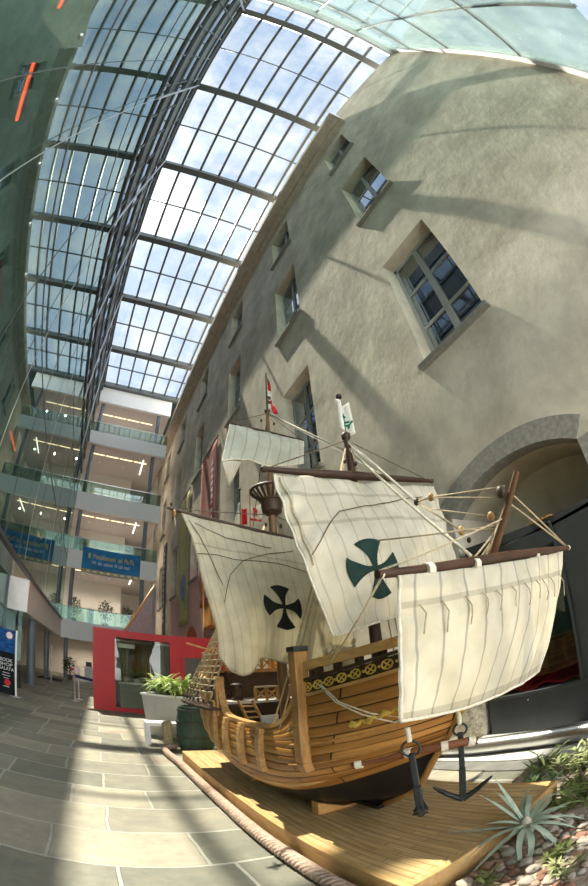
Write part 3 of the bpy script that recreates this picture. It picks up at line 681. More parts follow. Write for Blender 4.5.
# level: v, bow y, stern y, breadth, stern breadth fraction, profile, z bow / mid / stern
LVL = [(0.00, 2.45, 5.20, 0.035, 0.8, FB, (0.29, 0.24, 0.24, 0.26)),
       (0.12, 2.08, 5.25, 0.38, 0.10, FB, (0.50, 0.315, 0.33, 0.46)),
       (0.30, 1.84, 5.45, 0.585, 0.30, FB, (0.86, 0.52, 0.47, 0.80)),
       (0.50, 1.74, 5.58, 0.66, 0.55, FM, (1.00, 0.74, 0.70, 0.98)),
       (0.72, 1.65, 5.66, 0.665, 0.74, FM, (1.19, 0.98, 0.95, 1.15)),
       (1.00, 1.50, 5.72, 0.64, 0.78, FT, None)]
def hull_pt(t, v, side=1, off=0.0):
    pts = []
    for (vv, y0, y1, bm, bs, prof, zz) in LVL:
        y = lerp(y0, y1, t); bb = bm * cr(t, prof + [(1.0, bs)])
        z = ztop(y) if zz is None else cr(t, [(0, zz[0]), (0.28, zz[1]), (0.62, zz[2]), (1, zz[3])])
        pts.append((vv, y, bb, z))
    # keep the upper strakes below the cut-down rail of the waist
    zt = pts[-1][3]
    if pts[4][3] > zt - 0.05: pts[4] = (pts[4][0], pts[4][1], pts[4][2], zt - 0.05)
    y = pl(v, [(p[0], p[1]) for p in pts]); bb = cr(v, [(p[0], p[2]) for p in pts]); z = cr(v, [(p[0], p[3]) for p in pts])
    return Vector((XC + side * (bb + off), y, z))
def t_of_y(y, v):
    lo, hi = 0.0, 1.0
    for _ in range(30):
        mdd = (lo + hi) / 2
        if hull_pt(mdd, v).y < y: lo = mdd
        else: hi = mdd
    return lo
def on_hull(y, z, side=-1, off=0.0):
    """point of the hull skin at station y and height z"""
    lo, hi = 0.0, 1.0
    for _ in range(30):
        v = (lo + hi) / 2; p = hull_pt(t_of_y(y, v), v)
        if p.z < z: lo = v
        else: hi = v
    return hull_pt(t_of_y(y, lo), lo, side, off)
V0 = 0.30; NPL = 11
def plank_off(v):
    f = ((v - V0) / (1 - V0) * NPL) % 1.0
    return 0.008 * (math.sin(math.pi * f) ** 0.45)
def hull_mesh(side):
    b = MB(); nt = 110; nv = NPL * 7
    b.grid(lambda i, j: hull_pt(i, lerp(V0, 1, j), side, plank_off(lerp(V0, 1, j)) * min(1, i * 14)), nt, nv, True, flip=(side > 0))
    # texture runs along the ship in metres, one plank per row
    for k in list(b.uv): b.uv[k] = tuple((u * 4.0, w * NPL / 15.0) for (u, w) in b.uv[k])
    return b
hull = hull_mesh(-1); h2 = hull_mesh(1); n0 = len(hull.v); base = len(hull.f)
hull.v += h2.v; hull.f += [tuple(a + n0 for a in f) for f in h2.f]
for k, u in h2.uv.items(): hull.uv[k + base] = u
HULL = hull.build('hull', M['hull'], ship, smooth=True, solid=0.035)
b = MB()
for s in (-1, 1): b.grid(lambda i, j: hull_pt(i, lerp(0, V0 + 0.005, j), s), 70, 14, False)
b.build('underbody', M['tar'], HULL, smooth=True)
b = MB(); prev = None       # transom closing the stern
for j in range(21):
    v = j / 20; l = hull_pt(1, v, -1, 0.01); r = hull_pt(1, v, 1, 0.01); q = (Vector(l), Vector(r))
    if prev: b.add([prev[0], prev[1], q[1], q[0]], [(0, 1, 2, 3)])
    prev = q
b.build('transom', M['oak'], HULL, solid=0.03)
b = MB(); ks = [hull_pt(0, v) for v in [q / 24 for q in range(0, 23)]]; ks = [Vector((XC, p.y - 0.005, p.z)) for p in ks]
b.tube(ks, [0.03] * len(ks), 8); b.build('stem_post', M['oak'], HULL, smooth=True)
b = MB(); b.box(XC - 0.035, XC + 0.035, 2.5, 5.2, 0.225, 0.26); b.box(XC - 0.03, XC + 0.03, 5.18, 5.34, 0.24, 1.0); b.build('keel', M['tar'], HULL)
b = MB(); b.box(XC - 0.022, XC + 0.022, 5.38, 5.54, 0.26, 0.9); b.build('rudder', M['oak_d'], HULL)
def strake(v, name, m, off, hw, t0=0.0, t1=1.0, n=80):
    for s in (-1, 1):
        b = MB()
        def fn(i, j):
            t = lerp(t0, t1, i); a = 2 * math.pi * j; vv = v + math.sin(a) * hw
            return hull_pt(t, min(1, max(0, vv)), s, off * (0.35 + 0.65 * math.cos(a)) if math.cos(a) > -0.4 else 0)
        b.grid(fn, n, 10, False); b.build(name, m, HULL, smooth=True)
strake(0.335, 'wale', M['oak_l'], 0.034, 0.030)
strake(0.545, 'wale', M['oak'], 0.034, 0.013, 0.0, 0.24)
strake(0.71, 'wale', M['oak'], 0.034, 0.013, 0.0, 0.24)
# cap rail following the cut-down sheer
for s in (-1, 1):
    b = MB(); pts = [hull_pt(t / 140, 1.0, s, 0.0) for t in range(33, 141)]
    for (a, c) in zip(pts, pts[1:]): b.beam(a + Vector((0, 0, 0.01)), c + Vector((0, 0, 0.01)), 0.075, 0.035)
    b.build('cap_rail', M['oak_l'], HULL)
# vertical frames outside the waist
for s in (-1, 1):
    for y, z0, z1 in ((3.09, 0.66, 1.06), (3.54, 0.63, 1.055), (3.97, 0.62, 1.06), (4.36, 0.62, 1.22), (4.66, 0.66, 1.16), (4.93, 0.70, 1.16), (5.18, 0.76, 1.16)):
        b = MB(); pts = [on_hull(y, lerp(z0, z1, k / 8), s, 0.034) for k in range(9)]
        for a, c in zip(pts, pts[1:]): b.beam(a, c + (c - a) * 0.1, 0.085, 0.075, up=(s, 0, 0.01))
        b.build('rib', M['oak_l'], HULL, bevel=0.008)
for s in (-1, 1):           # tall posts at the two ends of the waist
    b = MB(); pts = [on_hull(2.45, lerp(0.80, 1.38, k / 8), s, 0.03) for k in range(9)]; pts.append(pts[-1] + Vector((0, 0, 0.34)))
    for a, c in zip(pts, pts[1:]): b.beam(a, c + (c - a) * 0.1, 0.10, 0.10, up=(s, 0, 0.01))
    p = b.build('rail_post', M['oak'], HULL, bevel=0.008)
    e = pts[-1]; MB().box(e.x - 0.055, e.x + 0.055, e.y - 0.06, e.y + 0.06, e.z - 0.005, e.z + 0.035).build('post_cap', M['iron'], HULL, bevel=0.006)
    b = MB(); e = on_hull(4.30, 1.2, s, 0.0); b.box(e.x - 0.05, e.x + 0.05, 4.25, 4.34, 1.05, 1.52); b.build('rail_post', M['oak_l'], HULL, bevel=0.01)
    b = MB(); e = on_hull(4.46, 1.2, s, 0.0); b.box(e.x - 0.04, e.x + 0.04, 4.44, 4.52, 1.05, 1.56); b.build('rail_post', M['oak_d'], HULL, bevel=0.01)
# forecastle: carved frieze, balusters and sloping top rail
def fore_pt(y, dz, s, off=0.0):
    p = hull_pt(t_of_y(y, 1.0), 1.0, s, off); return p + Vector((0, 0, dz))
YS = [2.42 - k * 0.046 for k in range(20)]
for s in (-1, 1):
    b = MB()
    for a, c in zip(YS, YS[1:]): b.beam(fore_pt(a, 0.055, s), fore_pt(c, 0.055, s), 0.03, 0.085)
    fr = b.build('frieze', M['oak_d'], HULL)
    b = MB()
    for k in range(9):
        y = 2.38 - k * 0.095; c0 = fore_pt(y, 0.055, s, 0.017); c1 = fore_pt(y - 0.05, 0.055, s, 0.017)
        for q in range(8):
            a0 = 2 * math.pi * q / 8; a1 = 2 * math.pi * (q + 1) / 8; d = (c1 - c0).normalized()
            b.tube([c0 + d * 0.036 * math.cos(a0) + Vector((0, 0, 0.030 * math.sin(a0))), c0 + d * 0.036 * math.cos(a1) + Vector((0, 0, 0.030 * math.sin(a1)))], 0.006, 5)
        b.tube([c0 - d * 0.028 + Vector((0, 0, -0.025)), c0 + d * 0.028 + Vector((0, 0, 0.025))], 0.005, 5); b.tube([c0 - d * 0.028 + Vector((0, 0, 0.025)), c0 + d * 0.028 + Vector((0, 0, -0.025))], 0.005, 5)
        b.ball(c1, 0.011, 6)
    b.build('carved_pattern', M['gold'], HULL)
    for off, nm, mm in ((0.0, 'moulding', M['oak_l']), (0.112, 'moulding', M['oak_d'])):
        b = MB()
        for a, c in zip(YS, YS[1:]): b.beam(fore_pt(a, off, s, 0.012), fore_pt(c, off, s, 0.012), 0.045, 0.022)
        b.build(nm, mm, HULL)
    b = MB()
    for a, c in zip(YS, YS[1:]): b.beam(fore_pt(a, 0.215 - 0.06 * (2.42 - a), s), fore_pt(c, 0.215 - 0.06 * (2.42 - c), s), 0.06, 0.062)
    b.build('forecastle_rail', M['oak_l'], HULL)
    for y in (2.28, 2.13, 1.98, 1.84, 1.70):
        p = fore_pt(y, 0.10, s); MB().box(p.x - 0.02, p.x + 0.02, y - 0.022, y + 0.022, p.z, p.z + 0.10).build('baluster', M['oak_d'], HULL)
# decks inside the hull
def deck(z, y0, y1, name, m, inset=0.03, th=0.03):
    b = MB(); n = 24; L_ = []; 
    for k in range(n + 1):
        y = lerp(y0, y1, k / n); p = on_hull(y, min(z, ztop(y) - 0.02), 1); L_.append((y, max(0.02, p.x - XC - inset)))
    poly = [(XC - w, y) for (y, w) in L_] + [(XC + w, y) for (y, w) in reversed(L_)]
    return b.prism(poly, 'z', z - th, z).build(name, m, HULL)
deck(0.80, 2.42, 4.48, 'waist_deck', M['deckwood']); deck(1.20, 4.44, 5.46, 'quarter_deck', mat('scrubbed_deck', (0.55, 0.51, 0.46), 0.7, 0, 0.1, 10))
deck(1.30, 1.75, 2.46, 'fore_deck', M['deckwood'])
b = MB(); b.box(XC - 0.56, XC + 0.56, 2.42, 2.46, 0.80, 1.44); b.build('forecastle_bulkhead', M['oak_d'], HULL)
b = MB(); b.box(XC - 0.56, XC + 0.56, 4.46, 4.49, 0.80, 1.19); b.build('quarter_bulkhead', M['oak_d'], HULL)
b = MB(); b.box(XC - 0.50, XC + 0.50, 5.0, 5.04, 1.2, 1.56); b.build('poop_bulkhead', M['oak_d'], HULL)
b = MB(); b.box(XC - 0.53, XC + 0.53, 4.95, 5.5, 1.56, 1.61); b.build('poop_deck', M['oak'], HULL)
for s in (-1, 1): MB().prism([(5.0, 1.35), (5.5, 1.40), (5.5, 1.86), (5.0, 1.80)], 'x', XC + s * 0.50 - 0.015, XC + s * 0.50 + 0.015).build('poop_side', M['oak'], HULL)
def lattice(x0, x1, y, z0, z1, n, m, top=None):
    b = MB(); b.beam((x0, y, z1), (x1, y, z1), 0.035, 0.022)
    b.build('balustrade_rail', top or m, HULL)
    b = MB()
    for k in range(n + 1):
        x = lerp(x0, x1, k / n); b.box(x - 0.016, x + 0.016, y - 0.016, y + 0.016, z0, z1)
        if k < n:
            x2 = lerp(x0, x1, (k + 1) / n); b.beam((x, y, z0 + 0.01), (x2, y, z1 - 0.02), 0.014, 0.02); b.beam((x2, y, z0 + 0.01), (x, y, z1 - 0.02), 0.014, 0.02)
            b.ball(((x + x2) / 2, y, (z0 + z1) / 2), 0.026, 8)
    b.build('balustrade', m, HULL)
lattice(XC - 0.16, XC + 0.55, 4.46, 1.20, 1.375, 5, M['oak'], mat('pale_rail', (0.5, 0.40, 0.30), 0.5)); lattice(XC - 0.48, XC + 0.48, 4.97, 1.61, 1.79, 6, M['oak'])
def ladder(a, c, w, n, m):
    a = Vector(a); c = Vector(c); b = MB(); r = Vector((w / 2, 0, 0))
    b.beam(a - r, c - r, 0.022, 0.035); b.beam(a + r, c + r, 0.022, 0.035)
    for k in range(1, n): p = a.lerp(c, k / n); b.box(p.x - w / 2, p.x + w / 2, p.y - 0.025, p.y + 0.025, p.z - 0.008, p.z + 0.008)
    b.build('ladder', m, HULL)
ladder((XC - 0.22, 4.20, 0.80), (XC - 0.30, 4.44, 1.21), 0.17, 6, M['oak_l']); ladder((XC - 0.40, 4.80, 1.20), (XC - 0.42, 4.95, 1.58), 0.15, 6, M['oak_d'])
b = MB(); b.box(XC - 0.28, XC + 0.22, 3.45, 3.85, 0.80, 0.90)
for k in range(7): b.box(XC - 0.27 + k * 0.075, XC - 0.245 + k * 0.075, 3.46, 3.84, 0.90, 0.915)
for k in range(6): b.box(XC - 0.27, XC + 0.21, 3.48 + k * 0.065, 3.505 + k * 0.065, 0.90, 0.912)
b.build('hatch_cover', M['oak_d'], HULL)
b = MB(); b.lathe([(0.07, 0), (0.07, 0.03), (0.04, 0.05), (0.05, 0.15), (0.08, 0.16), (0.08, 0.21), (0.03, 0.23)], (XC - 0.33, 4.62, 1.20), 12)
for k in range(6):
    a = k * math.pi / 3; b.beam((XC - 0.33, 4.62, 1.385), (XC - 0.33 + 0.11 * math.cos(a), 4.62 + 0.11 * math.sin(a), 1.385), 0.018, 0.018)
b.build('capstan', M['oak_d'], HULL)
b = MB(); b.box(XC - 0.30, XC - 0.10, 4.00, 4.02, 0.9, 1.06); b.build('notice', mat('paper', (0.75, 0.76, 0.74), 0.8), HULL)
# gilded rope swag under the forecastle
b = MB(); pts = [on_hull(2.10 - 0.018 * k, 1.165 + 0.006 * k + 0.012 * math.sin(k * 1.9), -1, 0.03) for k in range(22)]
pts = [p + Vector((0.012, 0, 0)) for p in pts]
b.tube(pts, [0.022 + 0.008 * math.sin(k * 1.3) for k in range(22)], 7); b.build('gilded_carving', M['gold'], HULL, smooth=True)
MB().tube([(XC, 1.66, 1.10), (XC, 1.62, 1.16), (XC, 1.57, 1.25), (XC, 1.53, 1.33)], [0.018, 0.032, 0.034, 0.02], 8).build('figurehead', M['gold'], HULL, smooth=True)

# ---------------------------------------------------------------- masts and yards
def spar(name, pts, rad, parent, m=None, n=12): return MB().tube(pts, rad, n).build(name, m or M['spar'], parent, smooth=True, auto=50)
YM, YFM, YZ = 4.03, 2.38, 5.15
mm_ = spar('main_mast', [(XC, YM, 0.8), (XC, YM, 1.9), (XC, YM, 3.62), (XC, YM, 4.35), (XC, YM, 5.12)], [0.058, 0.056, 0.046, 0.030, 0.022], ship, mat('mast_wood', (0.17, 0.095, 0.045), 0.5, 0, 0.3, 5, 0.002, stretch=(5, 5, 1)))
spar('mast_cap', [(XC, YM, 5.06), (XC, YM, 5.10), (XC, YM, 5.12)], [0.03, 0.045, 0.03], mm_)
spar('flag_pole', [(XC, YM, 5.05), (XC, YM, 5.86)], [0.014, 0.008], mm_, M['iron'])
fm_ = spar('fore_mast', [(XC, YFM, 1.28), (XC, YFM, 2.2), (XC, YFM, 3.3), (XC, YFM, 3.62)], [0.05, 0.046, 0.035, 0.026], ship, M['spar'])
MB().lathe([(0.02, 3.55), (0.042, 3.58), (0.045, 3.62), (0.018, 3.65)], (XC, YFM, 0), 14).build('mast_cap', M['oak_d'], fm_, smooth=True)
spar('flag_pole', [(XC, YFM, 3.6), (XC, YFM, 4.08)], [0.013, 0.009], fm_, M['oak_d'])
MB().lathe([(0.001, 4.06), (0.03, 4.07), (0.03, 4.10), (0.001, 4.12)], (XC, YFM, 0), 10).build('pole_button', M['iron'], fm_)
zm_ = spar('mizzen_mast', [(XC, YZ, 1.6), (XC, YZ, 3.2), (XC, YZ, 3.95)], [0.036, 0.028, 0.018], ship, M['oak'])
spar('flag_pole', [(XC, YZ, 3.9), (XC, YZ, 4.36)], [0.012, 0.009], zm_, M['iron']); MB().ball((XC, YZ, 4.37), 0.024, 8).build('pole_button', M['iron'], zm_)
bs_ = spar('bowsprit', [(XC, 1.98, 1.15), (XC, 1.6, 1.60), (XC, 1.21, 2.06), (XC, 0.90, 2.43)], [0.040, 0.034, 0.027, 0.019], ship, mat('bowsprit_wood', (0.12, 0.06, 0.028), 0.45, 0, 0.3, 6, 0.002))
yd_main = spar('main_yard', [(0.62, 3.86, 3.30), (1.2, 3.88, 3.24), (1.92, 3.92, 3.17), (2.5, 3.92, 3.10), (3.14, 3.94, 3.03)], [0.016, 0.026, 0.036, 0.028, 0.016], ship)
yd_fore = spar('fore_yard', [(1.08, 2.33, 3.06), (1.5, 2.34, 3.11), (1.95, 2.33, 3.16), (2.45, 2.34, 3.22), (2.95, 2.33, 3.27)], [0.020, 0.032, 0.040, 0.032, 0.020], ship)
yd_sprit = spar('sprit_yard', [(0.965, 1.12, 1.925), (1.5, 1.12, 1.97), (1.95, 1.12, 2.005), (2.4, 1.10, 2.02), (2.88, 1.09, 2.035)], [0.018, 0.026, 0.030, 0.026, 0.018], ship, mat('yard_wood', (0.06, 0.028, 0.015), 0.5, 0, 0.3, 6, 0.002))
yd_top = spar('top_yard', [(1.33, 3.95, 4.67), (1.92, 3.95, 4.67), (2.47, 3.95, 4.66)], [0.010, 0.017, 0.010], ship)
for x, par, y, z in ((1.08, yd_fore, 2.33, 3.06), (2.95, yd_fore, 2.33, 3.27)): MB().ball((x, y, z), 0.028, 8).build('yard_tip', M['oak_d'], par)
for x in (1.25, 1.6, 2.3, 2.65): MB().tube([(x - 0.02, 1.115, 1.925 + (x - 0.965) * 0.058), (x + 0.02, 1.115, 1.927 + (x - 0.965) * 0.058)], 0.032, 10).build('lashing', M['rope_w'], yd_sprit)
MB().ball((0.985, 1.12, 1.926), 0.019, 10, (0.8, 1, 1)).build('lashing', M['rope_w'], yd_sprit); MB().ball((2.87, 1.09, 2.035), 0.020, 10).build('lashing', M['rope_w'], yd_sprit)
# fighting top: slotted basket round the main mast
ct = MB().lathe([(0.06, 3.47), (0.075, 3.49), (0.12, 3.52), (0.135, 3.60), (0.13, 3.66), (0.15, 3.665), (0.15, 3.685), (0.13, 3.69)], (XC, YM, 0), 24)
ct = ct.build('crows_nest', M['oak_d'], ship, smooth=True, auto=40)
b = MB()
for k in range(20):
    a = 2 * math.pi * k / 20; c, q = math.cos(a), math.sin(a); b.beam((XC + 0.135 * c, YM + 0.135 * q, 3.67), (XC + 0.255 * c, YM + 0.255 * q, 3.80), 0.034, 0.012, up=(c, q, 0))
b.build('basket_slat', M['oak_d'], ct)
MB().tube([(XC + 0.26 * math.cos(2 * math.pi * k / 28), YM + 0.26 * math.sin(2 * math.pi * k / 28), 3.805) for k in range(28)], 0.018, 6, closed=True).build('basket_rim', M['spar'], ct, smooth=True)

# ---------------------------------------------------------------- sails
def wrinkle(u, v, seed, amp):
    n = noise.noise(Vector((u * 7 + seed, v * 3.2, seed * 1.7))) + 0.5 * noise.noise(Vector((u * 15 + v * 5, v * 7 + seed, 3.1)))
    return amp * n
def bil(u, v, TL, TR, BL, BR):
    return (Vector(TL) * (1 - u) + Vector(TR) * u) * (1 - v) + (Vector(BL) * (1 - u) + Vector(BR) * u) * v
def S_main(u, v):
    p = bil(u, v, (0.78, 3.84, 3.26), (3.02, 3.88, 3.03), (1.12, 3.66, 1.68), (2.62, 3.70, 1.62))
    hang = math.sin(math.pi * min(1, max(0, u)) ) ** 0.6; bul = math.sin(math.pi * (v ** 1.5)) 
    p.y -= 0.24 * bul * (0.35 + 0.65 * hang) + wrinkle(u, v, 2.0, 0.034) + 0.022 * math.sin(u * 13 * math.pi * 2) * v * 0.5
    p.x += 0.10 * math.sin(math.pi * v) * (u - 0.5) * -0.2
    # scalloped foot: a bag at the near clew, a notch, then a long shallow belly
    foot = v ** 6
    p.z += foot * cr(u, [(0, 0.06), (0.05, -0.06), (0.10, -0.12), (0.16, -0.12), (0.22, -0.06), (0.28, 0.05), (0.34, 0.05), (0.5, -0.01), (0.66, -0.03), (0.85, 0.02), (1.0, -0.04)])
    p.y -= foot * pl(u, [(0, 0.0), (0.1, 0.10), (0.2, 0.10), (0.28, 0.0), (0.5, 0.06), (0.8, 0.04), (1, 0)])
    # slack leech on the near side
    p.x += 0.05 * (1 - u) ** 4 * math.sin(math.pi * v) + 0.02 * (1 - u) ** 3 * math.sin(v * 9)
    return p
def S_fore(u, v):
    p = bil(u, v, (1.14, 2.30, 3.00), (2.91, 2.30, 3.19), (1.44, 2.16, 1.79), (2.80, 2.16, 1.93))
    p.y -= 0.17 * math.sin(math.pi * v) * math.sin(math.pi * u) ** 0.7 + wrinkle(u, v, 5.0, 0.030) + 0.03 * noise.noise(Vector(((u * 3 + v * 2.5) * 3, (u - v) * 1.5, 9)))
    p.z += 0.05 * v ** 5 * math.sin(math.pi * u); p.x -= 0.03 * math.sin(math.pi * v) * (1 - u)
    return p
def S_sprit(u, v):
    p = bil(u, v, (1.06, 1.105, 1.915), (2.70, 1.085, 2.005), (1.06, 1.20, 1.315), (2.23, 1.20, 1.265))
    p.y -= 0.05 * math.sin(math.pi * v) * math.sin(math.pi * u) ** 0.6 + wrinkle(u, v, 8.0, 0.015) + 0.012 * noise.noise(Vector((u * 18, v * 1.5, 4)))* (0.3 + u)
    p.z -= 0.05 * v ** 4 * math.sin(math.pi * u) * 0.7; p.x += 0.10 * u * math.sin(math.pi * v) * 0.4
    return p
def S_top(u, v):
    p = bil(u, v, (1.36, 3.945, 4.655), (2.45, 3.945, 4.645), (1.24, 3.88, 4.03), (2.40, 3.92, 4.24))
    p.y -= 0.12 * math.sin(math.pi * v) * math.sin(math.pi * u) ** 0.7 + wrinkle(u, v, 3.0, 0.02)
    p.z += v ** 3 * pl(u, [(0, 0.0), (0.12, 0.03), (0.3, 0.04), (0.55, -0.05), (0.8, -0.02), (1, 0.02)])
    return p
def sail(name, S, m, nu, nv, parent=ship):
    return MB().grid(S, nu, nv).build(name, m, parent, smooth=True, solid=0.006)
sm = sail('mainsail', S_main, M['sail_main'], 120, 60); sf = sail('foresail', S_fore, M['sail_fore'], 90, 60); ss = sail('spritsail', S_sprit, M['sail_sprit'], 90, 40); st = sail('topsail', S_top, M['sail_top'], 50, 30)
# loose corner of the topsail folded back
MB().grid(lambda u, v: Vector((lerp(1.24, 1.50, u * (1 - v) + v * 0.52), 3.88 + 0.10 * v + 0.06 * math.sin(3 * u) * v, lerp(4.03 + 0.05 * u, 3.76, v) + 0.0)), 12, 14).build('folded_corner', M['sail_lat'], st, smooth=True, solid=0.006)
# furled lateen on the mizzen and the gathered clew of the mainsail
MB().grid(lambda u, v: Vector((2.28 + 0.34 * u + 0.03 * math.sin(11 * v + 4 * u), 3.52 + 0.10 * math.sin(7 * u), 1.82 - 0.34 * v + 0.05 * math.sin(9 * u) - 0.12 * math.sin(math.pi * u) * v)), 26, 18).build('gathered_clew', M['sail_main'], sm, smooth=True, solid=0.008)
# cross pattée sewn on a sail
def cross(S, u0, v0, ru, rv, m, parent, name='cross_emblem', eps=0.012):
    def pt(x, y):
        u, v = u0 + x * ru, v0 - y * rv; e = 1e-3
        p = S(u, v); n = (S(u + e, v) - S(u - e, v)).cross(S(u, v + e) - S(u, v - e)).normalized()
        if n.y > 0: n = -n
        return p + n * eps
    b = MB()
    for q in range(4):
        c, s = [(1, 0), (0, 1), (-1, 0), (0, -1)][q]
        def fn(i, j):
            t = i; w = 0.075 + 0.40 * t ** 1.9; y = t * (1 - 0.12 * (2 * j - 1) ** 2); x = (2 * j - 1) * w
            if t < 0.075: x *= max(t, 0.0) / 0.075
            return pt(x * c + y * s, -x * s + y * c)
        b.grid(fn, 18, 10, False)
    return b.build(name, m, parent, smooth=True, solid=0.004)
cross(S_main, 0.430, 0.615, 0.118, 0.158, M['black'], sm); cross(S_fore, 0.305, 0.665, 0.140, 0.185, M['dkgreen'], sf)
# reef points hanging on the spritsail
for k in range(11):
    u = 0.06 + k * 0.088; p = S_sprit(u, 0.21) + Vector((0, -0.012, 0)); d = 0.07 + 0.05 * random.random()
    MB().tube([p, p + Vector((0.02, -0.012, -d * 0.5)), p + Vector((0.03 * random.random(), -0.01, -d)), p + Vector((-0.005, -0.006, -d - 0.04))], 0.0035, 5).build('reef_point', M['rope'], ss)
def bolt(S, m, par, side):
    n = 40; b = MB()
    ed = {'l': [S(0, k / n) for k in range(n + 1)], 'r': [S(1, k / n) for k in range(n + 1)], 'b': [S(k / n, 1) for k in range(n + 1)]}[side]
    b.tube(ed, 0.009, 6).build('bolt_rope', m, par, smooth=True)
for S, par in ((S_main, sm), (S_fore, sf), (S_sprit, ss), (S_top, st)):
    for side in 'lrb': bolt(S, M['rope'] if par is sm else M['rope_w'], par, side)

# ---------------------------------------------------------------- flags
def flag(name, pole, z0, z1, pts, m, parent): pass
red = mat('red_flag_cloth', (0.50, 0.02, 0.03), 0.8, 0, 0.15, 12); whitef = cloth('white_flag_cloth', (0.80, 0.80, 0.74), trans=0.3, nseam=0); green = mat('green_flag_paint', (0.0, 0.14, 0.07), 0.8); yel = mat('yellow_flag_cloth', (0.62, 0.42, 0.10), 0.8)
fl = MB().grid(lambda u, v: Vector((XC + 0.01 + 0.14 * u * v ** 0.8, YM - 0.02 + 0.05 * math.sin(6 * u + 4 * v) * u, 5.76 - 0.60 * v - 0.10 * u)), 12, 20).build('royal_flag', whitef, ship, smooth=True, solid=0.004)
for (u0, u1, v0, v1) in ((0.05, 0.95, 0.02, 0.42), (0.30, 1.0, 0.72, 1.0)):
    MB().grid(lambda i, j: (lambda u, v: Vector((XC + 0.01 + 0.14 * u * v ** 0.8, YM - 0.028 + 0.05 * math.sin(6 * u + 4 * v) * u, 5.76 - 0.60 * v - 0.10 * u)))(lerp(u0, u1, i), lerp(v0, v1, j)), 8, 8).build('red_quarter', red, fl, smooth=True, solid=0.004)
for z in (5.30, 5.22): MB().box(XC - 0.02, XC + 0.045, YM - 0.045, YM - 0.03, z, z + 0.05).build('dark_device', M['oak_d'], fl)
def ff(u, v, e=0.0): return Vector((XC - 0.09 + 0.21 * u + (0.03 * (1 - v) - 0.015) * (u - 0.3) * 4 * 0.6 - 0.10 * (u - 0.4) * (1 - v), YFM - 0.022 - 0.03 * math.sin(9 * u) - e, 4.02 - 0.37 * v - 0.05 * math.sin(3 * u)))
fl = MB().grid(ff, 16, 16).build('expedition_flag', whitef, ship, smooth=True, solid=0.004)
b = MB()
for poly in ([(0.62, 0.40), (0.45, 0.36), (0.28, 0.44), (0.22, 0.54), (0.36, 0.60), (0.52, 0.56), (0.72, 0.58)], [(0.30, 0.74), (0.45, 0.68), (0.70, 0.68), (0.84, 0.62)], [(0.45, 0.68), (0.52, 0.56)], [(0.70, 0.68), (0.66, 0.76)]):
    b.tube([ff(u, v, 0.008) for u, v in poly], 0.009, 6)
b.build('green_letters', green, fl)
DZ = 0.24
fl = MB().grid(lambda u, v: Vector((XC + 0.02 + 0.17 * u, YZ - 0.35 + 0.03 * math.sin(5 * u), 3.72 + DZ - 0.22 * v - 0.02 * math.sin(4 * u))), 10, 8).build('stern_flag', whitef, ship, smooth=True, solid=0.004)
spar('flag_staff', [(XC + 0.02, YZ - 0.34, 3.10), (XC + 0.03, YZ - 0.34, 3.98 + DZ)], 0.010, ship, M['oak'], 8)
b = MB(); b.ball((XC + 0.10, YZ - 0.365, 3.62 + DZ), 0.035, 8, (1, 0.3, 1.2)); b.ball((XC + 0.08, YZ - 0.365, 3.66 + DZ), 0.02, 8, (1, 0.3, 1)); b.tube([(XC + 0.11, YZ - 0.362, 3.60 + DZ), (XC + 0.12, YZ - 0.362, 3.55 + DZ)], 0.008, 5); b.tube([(XC + 0.09, YZ - 0.362, 3.60 + DZ), (XC + 0.07, YZ - 0.362, 3.55 + DZ)], 0.008, 5)
b.build('red_device', red, fl)
MB().box(XC + 0.018, XC + 0.192, YZ - 0.352, YZ - 0.345, 3.475 + DZ, 3.51 + DZ).build('red_border', red, fl); MB().box(XC + 0.165, XC + 0.20, YZ - 0.355, YZ - 0.348, 3.50 + DZ, 3.70 + DZ).build('yellow_border', yel, fl)
MB().grid(lambda u, v: Vector((XC + 0.02 + 0.08 * u, YZ - 0.02 + 0.02 * math.sin(5 * u), 3.80 + DZ - 0.26 * v)), 6, 8).build('red_pennant', red, ship, smooth=True, solid=0.004)
MB().grid(lambda u, v: Vector((XC - 0.02 - 0.10 * u * v, YZ - 0.03 - 0.02 * math.sin(5 * u), 4.12 - 0.40 * v)), 6, 10).build('white_pennant', whitef, ship, smooth=True, solid=0.004)

# ---------------------------------------------------------------- rigging
def rope(a, c, r=0.006, m=None, sag=0.0, n=10, name='rope', mid=None):
    a = Vector(a); c = Vector(c); pts = [a.lerp(c, k / n) - Vector((0, 0, sag * 4 * (k / n) * (1 - k / n))) for k in range(n + 1)] if sag else [a, c]
    if mid: pts = [a] + [Vector(q) for q in mid] + [c]
    return MB().tube(pts, r, 6).build(name, m or M['rope'], ship, smooth=True)
def block(p, r=0.03, m=None): return MB().ball(p, r * 0.72, 10, (0.7, 1.0, 1.25)).build('pulley_block', m or M['oak_d'], ship, smooth=True)
FC = Vector((XC, YFM, 3.56)); MC = Vector((XC, YM, 5.06)); NEST = Vector((XC, YM, 3.46))
rope(MC, (XC, YFM + 0.02, 3.45), 0.010, M['rope_w']); rope(MC, (XC + 0.5, YFM, 3.22), 0.006, M['rope_w'])
b1 = Vector((XC, 1.72, 2.63)); rope(FC, b1, 0.011, M['rope_w']); block(b1, 0.034); b2 = Vector((XC, 1.58, 2.60)); block(b2, 0.034, M['oak']); rope(b1, b2, 0.007)
tip = Vector((XC, 0.97, 2.36)); block(tip + Vector((-0.03, 0.06, 0)), 0.045)
rope(b2, tip + Vector((0, 0.04, 0.03)), 0.006); rope(b2, tip + Vector((0, 0.05, -0.04)), 0.006)
